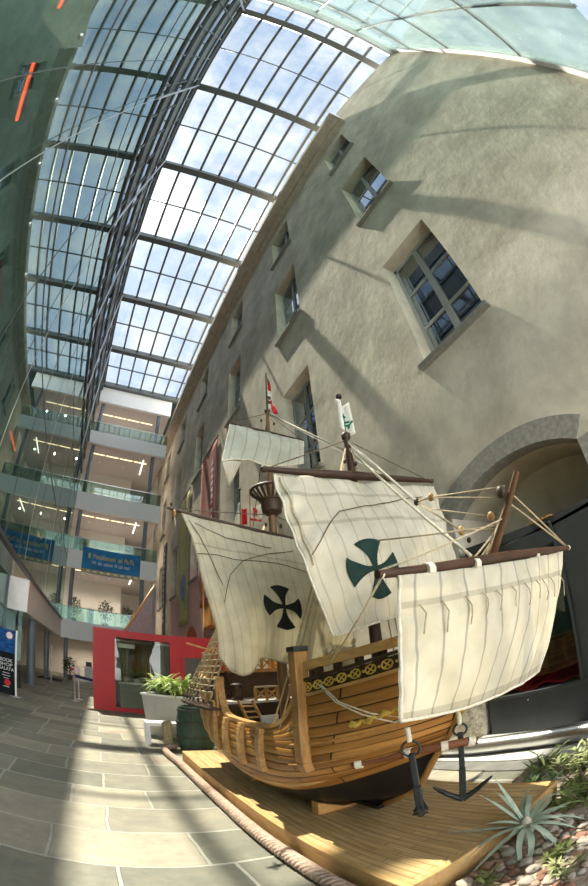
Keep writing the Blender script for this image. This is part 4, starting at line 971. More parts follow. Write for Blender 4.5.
s2 = Vector((XC, 1.27, 2.04)); b3 = Vector((XC, 1.40, 2.28)); rope(FC + Vector((0, 0, -0.08)), s2 + Vector((0, 0.1, 0.06)), 0.011, M['rope_w'], 0.03); block((XC, 1.36, 2.20), 0.022)
rope(b1, b3, 0.007); block(b3, 0.036, M['oak_l']); rope(b3, (XC, 1.12, 2.17), 0.006); block((XC, 1.16, 2.27), 0.034, M['oak']); rope((XC, 1.16, 2.27), (XC, 1.60, 2.52), 0.005); block((XC, 1.20, 2.12), 0.032)
rope((XC, 1.18, 2.14), (XC - 0.2, 1.75, 1.66), 0.006); rope((XC, 1.10, 2.20), (XC - 0.32, 1.85, 1.66), 0.006); rope(tip, (XC - 0.08, 1.5, 1.75), 0.006); rope((XC, 1.02, 2.28), (XC + 0.05, 1.55, 1.72), 0.006)
rope((XC, 1.13, 2.20), (1.55, 1.75, 2.33), 0.005)
for q in (0.0, 0.04): rope(tip + Vector((0.0, 0.03 + q, -q)), (2.86, 1.095, 2.045), 0.007, M['rope'])
rope((0.98, 1.12, 1.94), (XC, 1.08, 2.22), 0.005); rope((1.0, 1.12, 1.93), (1.1, 1.7, 1.62), 0.005)
for (a, c) in (((1.10, 2.33, 3.07), FC), ((2.93, 2.33, 3.26), FC)): rope(a, c, 0.005, M['rope_d'])
for (a, c) in (((0.66, 3.86, 3.30), NEST + Vector((-0.05, 0, 0.02))), ((3.1, 3.93, 3.04), NEST + Vector((0.05, 0, 0.02)))): rope(a, c, 0.005, M['rope_d'])
for (a, c) in (((1.35, 3.95, 4.67), MC), ((2.45, 3.95, 4.66), MC)): rope(a, c, 0.004, M['rope_d'])
for dx in (-0.10, 0.10):
    block(Vector((XC + dx, YM, 4.90)), 0.030); rope(MC, (XC + dx, YM, 4.92), 0.006); rope((XC + dx, YM, 4.88), (XC + dx * 0.9, YM - 0.05, 4.68), 0.005)
    block(Vector((XC + dx * 0.6, YFM, 3.32)), 0.028); rope(FC, (XC + dx * 0.6, YFM, 3.34), 0.007); rope((XC + dx * 0.6, YFM, 3.3), (XC + dx * 1.3, YFM, 3.16), 0.005)
    block(Vector((XC + dx, YM - 0.02, 3.34)), 0.036); rope(NEST + Vector((dx * 0.5, 0, 0)), (XC + dx, YM - 0.02, 3.38), 0.007); rope((XC + dx, YM - 0.02, 3.32), (XC + dx * 1.4, YM - 0.05, 3.18), 0.005)
block((0.70, 3.84, 3.24), 0.045, M['oak']); block((0.66, 3.84, 3.34), 0.03); rope((0.70, 3.84, 3.24), (0.72, 3.84, 3.10), 0.008)
# bowlines and buntlines lying on the faces of the square sails
def on_sail(S, pts, par, r=0.004, m=None):
    dense = []
    for (u0, v0), (u1, v1) in zip(pts, pts[1:]): dense += [(lerp(u0, u1, k / 8), lerp(v0, v1, k / 8)) for k in range(8)]
    MB().tube([S(u, v) + Vector((0, -0.018, 0)) for u, v in dense + [pts[-1]]], r, 5).build('bunt_line', m or M['rope_d'], par)
on_sail(S_main, [(0.0, 0.30), (0.12, 0.28), (0.26, 0.29), (0.45, 0.26), (0.8, 0.33)], sm); on_sail(S_main, [(0.26, 0.29), (0.42, 0.19), (0.58, 0.12)], sm); on_sail(S_main, [(0.26, 0.29), (0.16, 0.42), (0.08, 0.62)], sm); on_sail(S_main, [(0.60, 0.05), (0.72, 0.20), (0.92, 0.36)], sm); on_sail(S_main, [(0.82, 0.12), (0.80, 0.18), (0.74, 0.26)], sm)
on_sail(S_main, [(0.02, 0.05), (0.06, 0.25), (0.10, 0.5)], sm); on_sail(S_main, [(0.05, 0.06), (0.2, 0.12), (0.45, 0.13)], sm)
on_sail(S_fore, [(0.02, 0.55), (0.16, 0.36), (0.24, 0.27), (0.5, 0.22), (0.86, 0.12)], sf)
on_sail(S_fore, [(0.02, 0.02), (0.03, 0.3), (0.02, 0.6)], sf, 0.006, M['rope'])
# shrouds with ratlines, rising from the channels on both sides of the hull
for s in (-1, 1):
    ch = MB(); pts = [on_hull(y, 1.14, s, 0.0) for y in (4.18, 4.5, 4.8, 5.1, 5.4)]
    for a, c, e in zip(pts, pts[1:], range(4)): ch.beam(a + Vector((s * (0.08 + 0.02 * e), 0, 0)), c + Vector((s * (0.10 + 0.02 * e), 0, 0)), 0.19 + 0.04 * e, 0.03)
    ch.build('channel', M['oak_d'], HULL)
    tops = []; lows = []
    for k in range(7):
        y = 4.24 + k * 0.185; lo = on_hull(y, 1.15, s, 0.15 + 0.022 * k) + Vector((0, 0, 0.025)); hi = Vector((XC + s * 0.04, YM + 0.03, 3.45)); lows.append(lo); tops.append(hi)
        rope(lo, hi, 0.011, M['rope'], name='shroud')
        d = (hi - lo).normalized()
        for off in (0.05, 0.19): MB().lathe([(0.001, -0.014), (0.026, -0.010), (0.026, 0.010), (0.001, 0.014)], lo + d * off, 10, 'x').build('deadeye', M['oak_d'], ship)
        for e in (-0.014, 0.014): rope(lo + d * 0.05 + Vector((0, e, 0)), lo + d * 0.19 + Vector((0, e, 0)), 0.004, M['rope'], name='lanyard')
    for k in range(20):
        t = 0.07 + k * 0.034; MB().tube([lows[q].lerp(tops[q], t) + Vector((0, 0, -0.006 * (q % 2))) for q in range(7)], 0.010 if k < 10 else 0.006, 5).build('ratline', M['rope'], ship)
    for k in range(3):
        lo = on_hull(2.62 + 0.14 * k, 1.10, s, 0.03); rope(lo, FC + Vector((s * 0.03, 0, -0.1)), 0.007, M['rope'], name='shroud')
rope((XC, YZ, 3.6), (XC, 5.42, 1.9), 0.006); rope((XC, YM, 5.0), (XC, YZ, 2.4), 0.006, M['rope_d'])
MB().tube([(1.02, 4.6, 1.92), (1.45, 4.5, 1.80)], 0.012, 6).build('boom', M['oak_l'], ship)
# white line looped over the forecastle side
q0 = fore_pt(2.26, 0.05, -1, 0.03); q1 = on_hull(1.87, 1.16, -1, 0.05)
for e in (0, 0.022): MB().tube([q0 + Vector((0, -e, 0)), on_hull(2.14 - e, 1.34, -1, 0.035), on_hull(2.0 - e * 2.2, 1.245, -1, 0.04), on_hull(1.87 - e * 3.5, 1.16 + e * 0.3, -1, 0.04)], 0.0055, 6).build('rope', M['rope_w'], ship, smooth=True)
rope(q1, on_hull(1.75, 1.19, -1, 0.05), 0.008, M['rope_w'])
# wooden fender spar lashed along the bow
fp = [on_hull(2.16, 0.85, -1, 0.05), on_hull(1.95, 0.90, -1, 0.05), Vector((XC - 0.20, 1.78, 0.925)), Vector((XC - 0.02, 1.60, 0.92)), Vector((XC + 0.04, 1.56, 0.90))]
fs = spar('fender_spar', fp, [0.018, 0.028, 0.030, 0.030, 0.026], ship, mat('red_brown_spar', (0.20, 0.075, 0.035), 0.5, 0, 0.25, 12, 0.003))
for t in (0.04, 0.36, 0.62, 0.86):
    k = t * (len(fp) - 1); i = int(k); p = fp[i].lerp(fp[i + 1], k - i); d = (fp[i + 1] - fp[i]).normalized() * 0.022
    MB().tube([p - d, p + d], 0.036, 10).build('lashing', M['rope_w'], fs)

# ---------------------------------------------------------------- cradle under the keel
tag(MB().prism([(1.56, PZ + 0.002), (2.34, PZ + 0.002), (2.34, 0.30), (2.10, 0.232), (1.95, 0.222), (1.80, 0.232), (1.56, 0.34)], 'y', 2.80, 2.90).build('cradle_block', mat('cradle_wood', (0.50, 0.26, 0.085), 0.45, 0, 0.2, 5, 0.001, stretch=(1, 5, 5)), None, bevel=0.004), 'orange-brown wooden cradle block wedged under the bow end of the hull', 'support')
tag(MB().prism([(1.56, PZ + 0.002), (2.34, PZ + 0.002), (2.34, 0.30), (2.10, 0.232), (1.95, 0.222), (1.80, 0.232), (1.56, 0.30)], 'y', 4.20, 4.30).build('cradle_block', MATS['cradle_wood'], None, bevel=0.004), 'wooden cradle block under the stern half of the hull', 'support')

# ---------------------------------------------------------------- anchors
def anchor(label, ring, crown, arm_dir, span, rr=0.055, ring_dir=None):
    ring = Vector(ring); crown = Vector(crown); d = (crown - ring).normalized(); a = Vector(arm_dir).normalized()
    t = thing('anchor', label, 'anchor', tuple(crown))
    nrm = d.cross(a).normalized()
    ra = Vector(ring_dir or arm_dir).normalized()
    MB().tube([ring + (ra * math.cos(2 * math.pi * k / 20) + d * math.sin(2 * math.pi * k / 20)) * rr for k in range(20)], 0.008, 6, closed=True).build('ring', M['iron'], t, smooth=True)
    top = ring + d * rr; b = MB(); b.beam(top - d * 0.02, top + (crown - top) * 0.5, 0.036, 0.036, up=a); b.beam(top + (crown - top) * 0.5, crown, 0.044, 0.044, up=a); b.build('shank', M['iron'], t, bevel=0.005)
    for s in (-1, 1):
        pts = [crown + a * s * span * q + (-d) * (0.52 * span * q + 0.22 * span * q * q) for q in (0, 0.25, 0.5, 0.75, 1.0)]
        b = MB(); b.tube(pts, [0.026, 0.023, 0.020, 0.017, 0.008], 8); 
        e = (pts[-1] - pts[-2]).normalized(); w = nrm * 0.045; m0 = pts[-1] - e * 0.10
        b.add([m0 - w, m0 + w, pts[-1] + e * 0.02, m0 - w - e * 0.0 + (-d) * 0.012, m0 + w + (-d) * 0.012], [(0, 1, 2), (3, 2, 4), (0, 2, 3), (1, 4, 2), (0, 3, 4, 1)])
        b.build('arm', M['iron'], t, smooth=False)
    b = MB(); b.tube([ring - d * rr * 0.9, ring - d * (rr + 0.09)], 0.016, 8); b.build('rope_strop', M['rope_w'], t)
    return t
anchor('black iron anchor hanging clear of the tip of the bow, its arms spread wide', (XC - 0.02, 1.64, 1.01), (XC - 0.02, 1.645, 0.465), (0.62, -0.78, 0), 0.185, 0.042)
anchor('black iron anchor hung against the near side of the bow', (1.555, 1.69, 1.00), (1.57, 1.655, 0.52), (0.75, 0.65, 0.0), 0.10, 0.052, (0.70, -0.71, 0))
# ================================================================ around the ship
# thick braided rope laid along the platform
def rope_path(s):
    P = [(1.30, 7.12), (1.10, 7.05), (1.04, 6.6), (1.09, 5.9), (1.11, 5.0), (1.115, 3.8), (1.10, 2.9), (1.10, 2.2), (1.10, 1.5), (1.12, 0.8), (1.15, 0.2)]
    k = s * (len(P) - 1); i = min(int(k), len(P) - 2); f = k - i
    p0 = P[max(i - 1, 0)]; p1 = P[i]; p2 = P[i + 1]; p3 = P[min(i + 2, len(P) - 1)]
    def c(a, b, d, e): return 0.5 * (2 * b + (d - a) * f + (2 * a - 5 * b + 4 * d - e) * f * f + (3 * b - a - 3 * d + e) * f ** 3)
    return Vector((c(p0[0], p1[0], p2[0], p3[0]), c(p0[1], p1[1], p2[1], p3[1]), 0.062))
tr = thing('rope', 'thick braided rope lying on the paving along the edge of the wooden platform', 'rope', tuple(rope_path(0.5) - Vector((0, 0, 0.062))))
NR = 620; path = [rope_path(k / NR) for k in range(NR + 1)]; acc = 0; ang = []
for k in range(NR + 1):
    if k: acc += (path[k] - path[k - 1]).length
    ang.append(acc / 0.15 * 2 * math.pi)
M['braid'] = mat('braided_hemp', (0.52, 0.37, 0.29), 0.95, 0, 0.3, 30, 0.006, 60)
for q in range(3):
    b = MB(); pts = []
    for k in range(NR + 1):
        d = (path[min(k + 1, NR)] - path[max(k - 1, 0)]).normalized(); r = d.cross(Vector((0, 0, 1))).normalized(); a = ang[k] + q * 2.094
        pts.append(path[k] + r * 0.036 * math.cos(a) + Vector((0, 0, 1)) * 0.032 * math.sin(a))
    b.tube(pts, 0.027, 7).build('rope_strand', M['braid'], tr, smooth=True)

# barrel, crate, bench, planter and fern beyond the stern
t = thing('barrel', 'dark green wooden barrel standing behind the stern of the ship', 'barrel', (1.62, 6.92, 0))
MB().lathe([(0.27, 0.0), (0.31, 0.2), (0.33, 0.42), (0.31, 0.68), (0.27, 0.90), (0.24, 0.90), (0.24, 0.86), (0.001, 0.86)], (1.62, 6.92, 0), 28).build('staves', mat('green_paint', (0.045, 0.085, 0.065), 0.55, 0, 0.3, 4, 0.004, stretch=(6, 6, 1)), t, smooth=True, auto=40)
for z, r in ((0.10, 0.295), (0.30, 0.326), (0.58, 0.324), (0.80, 0.292)): MB().lathe([(r, z), (r + 0.008, z), (r + 0.008, z + 0.045), (r, z + 0.045)], (1.62, 6.92, 0), 28).build('hoop', mat('hoop_iron', (0.06, 0.075, 0.065), 0.6, 0.3, 0.2, 15), t, smooth=True, auto=40)
tag(MB().hexa([(1.12, 7.22, 0), (1.27, 7.22, 0), (1.27, 7.45, 0), (1.12, 7.45, 0), (1.11, 7.2, 0.5), (1.28, 7.22, 0.55), (1.27, 7.46, 0.56), (1.11, 7.46, 0.52)]).build('sack', mat('burlap', (0.46, 0.36, 0.20), 0.95, 0, 0.2, 20, 0.01, 40), bevel=0.04), 'small upright tan sack leaning beside the green barrel', 'sack')
t = thing('bench', 'low white bench in front of the planter', 'bench', (1.3, 7.70, 0))
MB().box(0.83, 1.78, 7.52, 7.88, 0.40, 0.47).build('seat', M['white'], t, bevel=0.006)
for x in (0.83, 1.70): MB().box(x, x + 0.08, 7.53, 7.87, 0, 0.40).build('leg', M['white'], t)
t = thing('planter', 'tapered pale metal trough planter holding the fern by the red kiosk', 'planter', (1.45, 8.4, 0))
b = MB(); b.hexa([(1.02, 8.72, 0), (1.92, 8.02, 0), (2.2, 8.4, 0), (1.3, 9.1, 0), (0.90, 8.66, 0.95), (1.98, 7.82, 0.95), (2.32, 8.3, 0.95), (1.2, 9.15, 0.95)])
b.build('trough', mat('pale_metal', (0.55, 0.54, 0.50), 0.4, 0.3, 0.06, 6), t)
b = MB(); b.hexa([(0.87, 8.66, 0.95), (1.99, 7.79, 0.95), (2.36, 8.3, 0.95), (1.2, 9.18, 0.95), (0.87, 8.66, 0.99), (1.99, 7.79, 0.99), (2.36, 8.3, 0.99), (1.2, 9.18, 0.99)]); b.build('rim', M['white'], t)
MB().hexa([(1.0, 8.70, 0.99), (1.9, 7.98, 0.99), (2.15, 8.32, 0.99), (1.25, 9.0, 0.99), (1.0, 8.70, 1.0), (1.9, 7.98, 1.0), (2.15, 8.32, 1.0), (1.25, 9.0, 1.0)]).build('soil', mat('soil', (0.06, 0.045, 0.03), 0.95, 0, 0.3, 20, 0.01), t)
def frond(b, base, yaw, L_, rise, droop, w, n=12, leaflets=True, tw=0.0):
    d = Vector((math.cos(yaw), math.sin(yaw), 0)); sd = Vector((-d.y, d.x, 0)); pts = []
    for k in range(n + 1):
        s = k / n; pts.append(Vector(base) + d * (L_ * s * 0.85) + Vector((0, 0, rise * s - droop * s * s)))
    for k in range(n):
        a, c = pts[k], pts[k + 1]; s = (k + 0.5) / n
        b.add([a - sd * 0.004, a + sd * 0.004, c + sd * 0.003, c - sd * 0.003], [(0, 1, 2, 3)])
        if leaflets and k > 0:
            l = w * math.sin(math.pi * min(1, s * 0.92 + 0.08)) ; t_ = (c - a)
            for sg in (-1, 1):
                tip = a + sd * sg * l + t_ * 1.2 + Vector((0, 0, -0.25 * l)); b.add([a, a + t_ * 0.75, tip], [(0, 1, 2)])
M['fern'] = mat('fern_leaf', (0.30, 0.43, 0.08), 0.55, 0, 0.45, 9); M['fern2'] = mat('fern_leaf_pale', (0.52, 0.60, 0.17), 0.55, 0, 0.35, 9)
t = thing('fern', 'bushy bright green fern growing in the metal planter', 'plant', (1.5, 8.42, 1.0))
rr = random.Random(3)
b = MB(); b2 = MB()
for k in range(150):
    bx = rr.uniform(-0.36, 0.36); c = (1.52 + bx * 0.8, 8.46 - bx * 0.66, 1.0); (b if k % 3 else b2) and frond(b if k % 3 else b2, c, rr.uniform(0, 6.283), rr.uniform(0.42, 0.70), rr.uniform(0.65, 1.05), rr.uniform(0.45, 0.9), rr.uniform(0.06, 0.09))
b.build('fronds', M['fern'], t); b2.build('young_fronds', M['fern2'], t)
MB().lathe([(0.10, 1.0), (0.16, 1.06), (0.12, 1.12), (0.001, 1.14)], (1.52, 8.46, 0), 12).build('crown', MATS['soil'], t)

# ---------------------------------------------------------------- red ticket kiosk
M['red'] = mat('red_panel', (0.50, 0.012, 0.018), 0.45, 0, 0.05, 2); M['red2'] = mat('red_edge', (0.42, 0.01, 0.016), 0.4, 0, 0.05, 2)
kk = thing('kiosk', 'bright red ticket kiosk with a large window beyond the ship', 'kiosk', (1.9, 13.6, 0)); KY, KX0, KX1, KD, KH = 12.58, -0.2, 4.1, 2.3, 2.68
def kb(n, x0, x1, y0, y1, z0, z1, m=None): return MB().box(x0, x1, y0, y1, z0, z1).build(n, m or M['red'], kk)
kb('left_panel', KX0, 0.50, KY, KY + 0.10, 0.0, 2.45); kb('header', KX0, KX1, KY - 0.01, KY + 0.12, 2.45, KH); kb('sill_panel', 0.50, 2.24, KY, KY + 0.10, 0.0, 0.14); kb('middle_panel', 2.24, 2.60, KY, KY + 0.10, 0.0, 2.45)
kb('door_head', 2.60, KX1, KY, KY + 0.10, 1.98, 2.45); kb('right_panel', 3.85, KX1, KY, KY + 0.10, 0, 1.98); kb('side_wall', KX0, KX0 + 0.08, KY + 0.10, KY + KD, 0, 2.45); kb('side_wall', KX1 - 0.08, KX1, KY + 0.10, KY + KD, 0, 2.45); kb('back_wall', KX0, KX1, KY + KD - 0.05, KY + KD, 0, 2.45, mat('kiosk_lining', (0.36, 0.34, 0.31), 0.8)); kb('roof', KX0, KX1, KY + 0.12, KY + KD, 2.52, KH - 0.02, M['red2'])
kb('window_pane', 0.50, 2.24, KY + 0.04, KY + 0.05, 0.14, 2.45, M['shop_glass'])
df = kb('door_frame', 2.60, 2.72, KY - 0.03, KY + 0.12, 0, 1.98, M['red2']); d_ = kb('door', 2.72, 3.85, KY + 0.05, KY + 0.09, 0, 1.98, mat('grey_door', (0.10, 0.085, 0.075), 0.5))
MB().box(2.80, 2.84, KY + 0.0, KY + 0.05, 0.9, 1.15).build('handle', M['steel'], d_)
t = thing('counter', 'grey counter seen through the kiosk window', 'counter', (1.35, 13.5, 0))
MB().box(0.7, 2.0, 13.3, 13.8, 0, 0.92).build('body', mat('grey_laminate', (0.26, 0.25, 0.23), 0.5), t); MB().box(0.65, 2.05, 13.25, 13.85, 0.92, 0.97).build('worktop', M['white'], t)
for x, h, c, l in ((0.8, 0.22, (0.5, 0.40, 0.30), 'small tan box on the counter in the kiosk, at its left end'), (1.15, 0.15, (0.55, 0.53, 0.48), 'small pale box on the counter in the kiosk, second from its left end'), (1.6, 0.28, (0.35, 0.12, 0.08), 'small red-brown box on the counter in the kiosk')):
    tag(MB().box(x, x + 0.2, 13.4, 13.6, 0.971, 0.97 + h).build('box', mat('box_%d' % int(x * 100), c, 0.7), bevel=0.005), l, 'box')
for x, c, l in ((0.95, (0.56, 0.52, 0.44), 'cream canvas hanging behind the kiosk window, leftmost'), (1.38, (0.34, 0.25, 0.15), 'brown canvas hanging behind the kiosk window, in the middle'), (1.78, (0.42, 0.33, 0.22), 'tan canvas hanging behind the kiosk window, rightmost')):
    tag(MB().grid(lambda u, v, x=x: Vector((x + (u - 0.5) * (0.14 + 0.22 * v) + 0.02 * math.sin(v * 6), 14.2 + 0.05 * math.sin(u * 18), 2.44 - 1.1 * v - 0.12 * math.sin(3.1 * u))), 24, 14).build('hanging_canvas', cloth('canvas_%d' % int(x * 100), c, trans=0.2), smooth=True, solid=0.01), l, 'canvas')
tag(MB().box(0.60, 1.15, KY + 0.30, KY + 0.32, 2.14, 2.28).build('notice', M['white']), 'white notice high inside the left of the kiosk window', 'sign')
# grey canvas under a slanting spar behind the kiosk
t = thing('boat_cover', 'grey canvas hung from a slanting wooden spar behind the red kiosk', 'canvas', (1.5, 15.6, 0))
MB().tube([(0.78, 15.5, 2.55), (2.15, 15.5, 4.95)], 0.045, 8).build('spar', M['oak_l'], t, smooth=True)
MB().grid(lambda u, v: Vector((lerp(lerp(0.80, 2.12, v), lerp(1.35, 2.15, v), u) + 0.02 * math.sin(u * 25), 15.52 + 0.05 * math.sin(u * 25), lerp(2.60 + 2.28 * v, 0.3, u * 0.9))), 30, 12).build('canvas', cloth('grey_canvas', (0.36, 0.37, 0.39), trans=0.2), t, smooth=True, solid=0.01)
MB().tube([(2.15, 15.5, 0), (2.15, 15.5, 4.95)], 0.05, 10).build('post', M['steel_blue'], t)

# ---------------------------------------------------------------- poster stand at the left edge
t = thing('poster_stand', 'tall dark blue and black poster stand at the left edge of the courtyard', 'sign', (-2.9, 11.8, 0))
MB().box(-3.32, -2.56, 11.80, 11.84, 0.02, 2.0).build('panel', mat('black_poster', (0.008, 0.010, 0.014), 0.9, 0, 0.1, 4), t)
MB().box(-3.32, -2.56, 11.792, 11.80, 1.30, 2.0).build('blue_picture', mat('sea_print', (0.012, 0.085, 0.27), 0.9, 0, 0.7, 5, stretch=(1, 1, 3)), t)
MB().box(-2.56, -2.51, 11.79, 11.85, 0.0, 2.02).build('side_post', M['white'], t); MB().box(-2.70, -2.38, 11.62, 12.0, 0.0, 0.02).build('foot', M['steel'], t)
wh = mat('white_print', (0.85, 0.85, 0.85), 0.6); rd = mat('red_print', (0.62, 0.02, 0.025), 0.6)
for i, w in enumerate(('BOOK', 'SHOP', 'GALATA')): text_mesh(w, 'lettering', wh, t, (-2.84, 11.79, 1.06 - 0.13 * i), (1, 0, 0), (0, 0, 1), 0.10, 0.40 if i < 2 else 0.50)
for z, w in ((0.66, 0.22), (0.58, 0.26), (0.50, 0.16), (0.24, 0.2)): MB().box(-2.84 - w / 2, -2.84 + w / 2, 11.792, 11.798, z, z + 0.016).build('small_print', wh, t)
MB().lathe([(0.001, 0), (0.10, 0), (0.10, 0.006), (0.001, 0.006)], (-2.80, 11.788, 0.38), 20, 'y').build('red_disc', rd, t)
MB().lathe([(0.001, 0), (0.115, 0), (0.115, 0.006), (0.001, 0.006)], (-2.76, 11.784, 1.82), 24, 'y').build('badge', rd, t); b = MB()
b.lathe([(0.085, -0.004), (0.10, -0.004), (0.10, 0.0), (0.085, 0.0)], (-2.76, 11.784, 1.82), 24, 'y'); b.build('badge_ring', wh, t); MB().box(-2.81, -2.71, 11.779, 11.784, 1.805, 1.835).build('badge_bar', wh, t); MB().box(-2.775, -2.745, 11.779, 11.784, 1.77, 1.87).build('badge_bar', wh, t)
# queue barrier posts
M['belt'] = mat('blue_belt', (0.02, 0.03, 0.09), 0.7)
t = thing('barrier_post', 'steel queue barrier post with a small white sign on top, left of the red kiosk', 'barrier', (-0.87, 14.0, 0))
MB().lathe([(0.16, 0), (0.16, 0.02), (0.03, 0.04), (0.03, 1.02), (0.04, 1.04), (0.001, 1.06)], (-0.87, 14.0, 0), 14).build('pole', M['steel'], t, smooth=True, auto=40)
MB().box(-0.96, -0.66, 13.95, 13.97, 1.05, 1.24).build('sign_plate', mat('pink_white_sign', (0.72, 0.60, 0.60), 0.5, 0, 0.2, 30), t); MB().box(-0.96, -0.87, 13.945, 13.95, 1.10, 1.20).build('red_mark', rd, t)
MB().add([(-0.84, 14.0, 0.86), (-0.20, 14.0, 0.80), (-0.20, 14.0, 0.90), (-0.84, 14.0, 0.98)], [(0, 1, 2, 3)]).build('belt', M['belt'], t, solid=0.006)
t = thing('barrier_post', 'second steel barrier post, just behind the one with the white sign', 'barrier', (-0.76, 14.7, 0))
MB().lathe([(0.16, 0), (0.16, 0.02), (0.03, 0.04), (0.03, 1.02), (0.001, 1.04)], (-0.76, 14.7, 0), 14).build('pole', M['steel'], t, smooth=True, auto=40)
t = thing('barrier_post', 'slim steel pole standing before the dark entrance at the far left', 'barrier', (-2.55, 21.0, 0))
MB().lathe([(0.12, 0), (0.12, 0.02), (0.035, 0.04), (0.035, 2.0), (0.001, 2.02)], (-2.55, 21.0, 0), 12).build('pole', M['steel'], t, smooth=True, auto=40)
tag(MB().box(-3.6, -2.2, 22.5, 24.5, 0.002, 0.02).build('door_mat', mat('dark_mat', (0.04, 0.04, 0.045), 0.95)), 'dark floor mat before the entrance under the first gallery', 'mat')

# ---------------------------------------------------------------- far gallery things
t = thing('gallery_banner', 'wide blue banner hung on the front of the second gallery', 'banner', (0.55, 27.70, 7.72))
MB().grid(lambda u, v: Vector((-1.6 + 4.3 * u, 27.70 + 0.012 * math.sin(u * 30), 9.62 - 1.86 * v - 0.04 * math.sin(u * 3.14))), 40, 6).build('fabric', mat('blue_banner_print', (0.02, 0.20, 0.46), 0.6, 0, 0.35, 1.2), t, smooth=True, solid=0.01)
MB().box(-1.6, 2.7, 27.675, 27.685, 7.76, 8.02).build('yellow_strip', mat('sand_print', (0.55, 0.42, 0.18), 0.7, 0, 0.3, 6), t)
text_line('I Metallonauti al Mu.Ma', 'lettering', mat('yellow_print', (0.75, 0.60, 0.12), 0.6), t, (0.55, 27.67, 9.02), (1, 0, 0), (0, 0, 1), 0.36, 3.4); text_line('non dai salotti ma dai mari', 'lettering', wh, t, (0.55, 27.67, 8.55), (1, 0, 0), (0, 0, 1), 0.26, 2.8)
for k in range(8): MB().box(-1.2 + k * 0.5, -0.95 + k * 0.5, 27.665, 27.674, 7.83, 7.96).build('sponsor_mark', wh, t)
def bush(label, x, y, z, h, r, seed, name='potted_tree'):
    g = random.Random(seed); t = thing(name, label, 'plant', (x, y, z), None)
    MB().lathe([(0.16, z), (0.22, z + 0.34), (0.20, z + 0.34), (0.001, z + 0.30)], (x, y, 0), 14).build('pot', mat('dark_pot', (0.08, 0.07, 0.06), 0.7), t, smooth=True, auto=40)
    MB().tube([(x, y, z + 0.25), (x + 0.03, y, z + h * 0.6)], [0.03, 0.02], 6).build('trunk', M['oak_d'], t)
    b = MB()
    for k in range(420):
        while True:
            p = Vector((g.uniform(-1, 1), g.uniform(-1, 1), g.uniform(-1, 1)))
            if p.length < 1: break
        c = Vector((x, y, z + h * 0.66)) + Vector((p.x * r, p.y * r, p.z * h * 0.38)); d = Vector((g.uniform(-1, 1), g.uniform(-1, 1), g.uniform(-0.8, 0.4))).normalized(); s = d.cross(Vector((0.1, 0.2, 1))).normalized() * 0.05; l = d * g.uniform(0.12, 0.2)
        b.add([c, c + l * 0.5 + s, c + l, c + l * 0.5 - s], [(0, 1, 2, 3)])
    b.build('foliage', mat('dark_foliage', (0.035, 0.065, 0.03), 0.6, 0, 0.4, 5), t); return t
bush('dark potted tree behind the first gallery railing, leftmost of three', -1.95, 28.7, 4.08, 1.9, 0.55, 1); bush('dark potted tree behind the first gallery railing, middle of three', 0.4, 28.7, 4.08, 2.0, 0.6, 2); bush('dark potted tree behind the first gallery railing, beside the right column', 2.0, 28.7, 4.08, 1.8, 0.45, 3)
bush('dark potted tree on the ground floor in front of the far entrance wall', -1.95, 26.4, 0.0, 1.5, 0.5, 4); bush('dark potted tree behind the second gallery railing at its left end', -1.9, 28.9, 9.2, 1.4, 0.5, 5)
t = thing('reception_desk', 'pale reception desk on the ground floor beyond the barrier posts', 'desk', (-0.4, 27.2, 0))
MB().box(-1.0, 0.5, 26.9, 27.5, 0, 1.0).build('body', M['white'], t); MB().box(-1.05, 0.55, 26.85, 27.55, 1.0, 1.06).build('worktop', M['white'], t)
tag(MB().box(-0.9, -0.5, 27.1, 27.15, 1.07, 1.4).build('monitor', mat('black_plastic', (0.02, 0.02, 0.02), 0.4), bevel=0.01), 'black monitor on the far reception desk', 'monitor')
tag(MB().box(-1.0, -0.45, 28.9, 29.0, 4.08, 5.4).build('notice_board', M['white']), 'white board standing between two potted trees on the first gallery', 'board')
# red neon tubes inside the left glass front
M['neon'] = mat('red_neon', (1, 0.1, 0.05), 0.5, emit=(1.0, 0.10, 0.04), estr=7)
for (y0, y1, z, l) in ((-1.6, -0.55, 7.9, 'red neon tube behind the glass front, nearest the top left corner'), (0.50, 1.62, 7.85, 'red neon tube behind the glass front, second along the row'), (10.4, 11.5, 7.55, 'red neon tube behind the glass front, third along the row, lower down'), (19.4, 20.6, 7.4, 'red neon tube behind the glass front, nearest the far galleries'), (4.6, 5.7, 7.8, 'red neon tube behind the glass front at the far left edge')):
    t = thing('neon_tube', l, 'light', (-3.6, (y0 + y1) / 2, z)); MB().tube([(-3.6, y0, z), (-3.6, y1, z)], 0.032, 8).build('light_tube', M['neon'], t); MB().box(-3.66, -3.54, y0, y1, z + 0.04, z + 0.08).build('housing', M['steel_dark'], t)

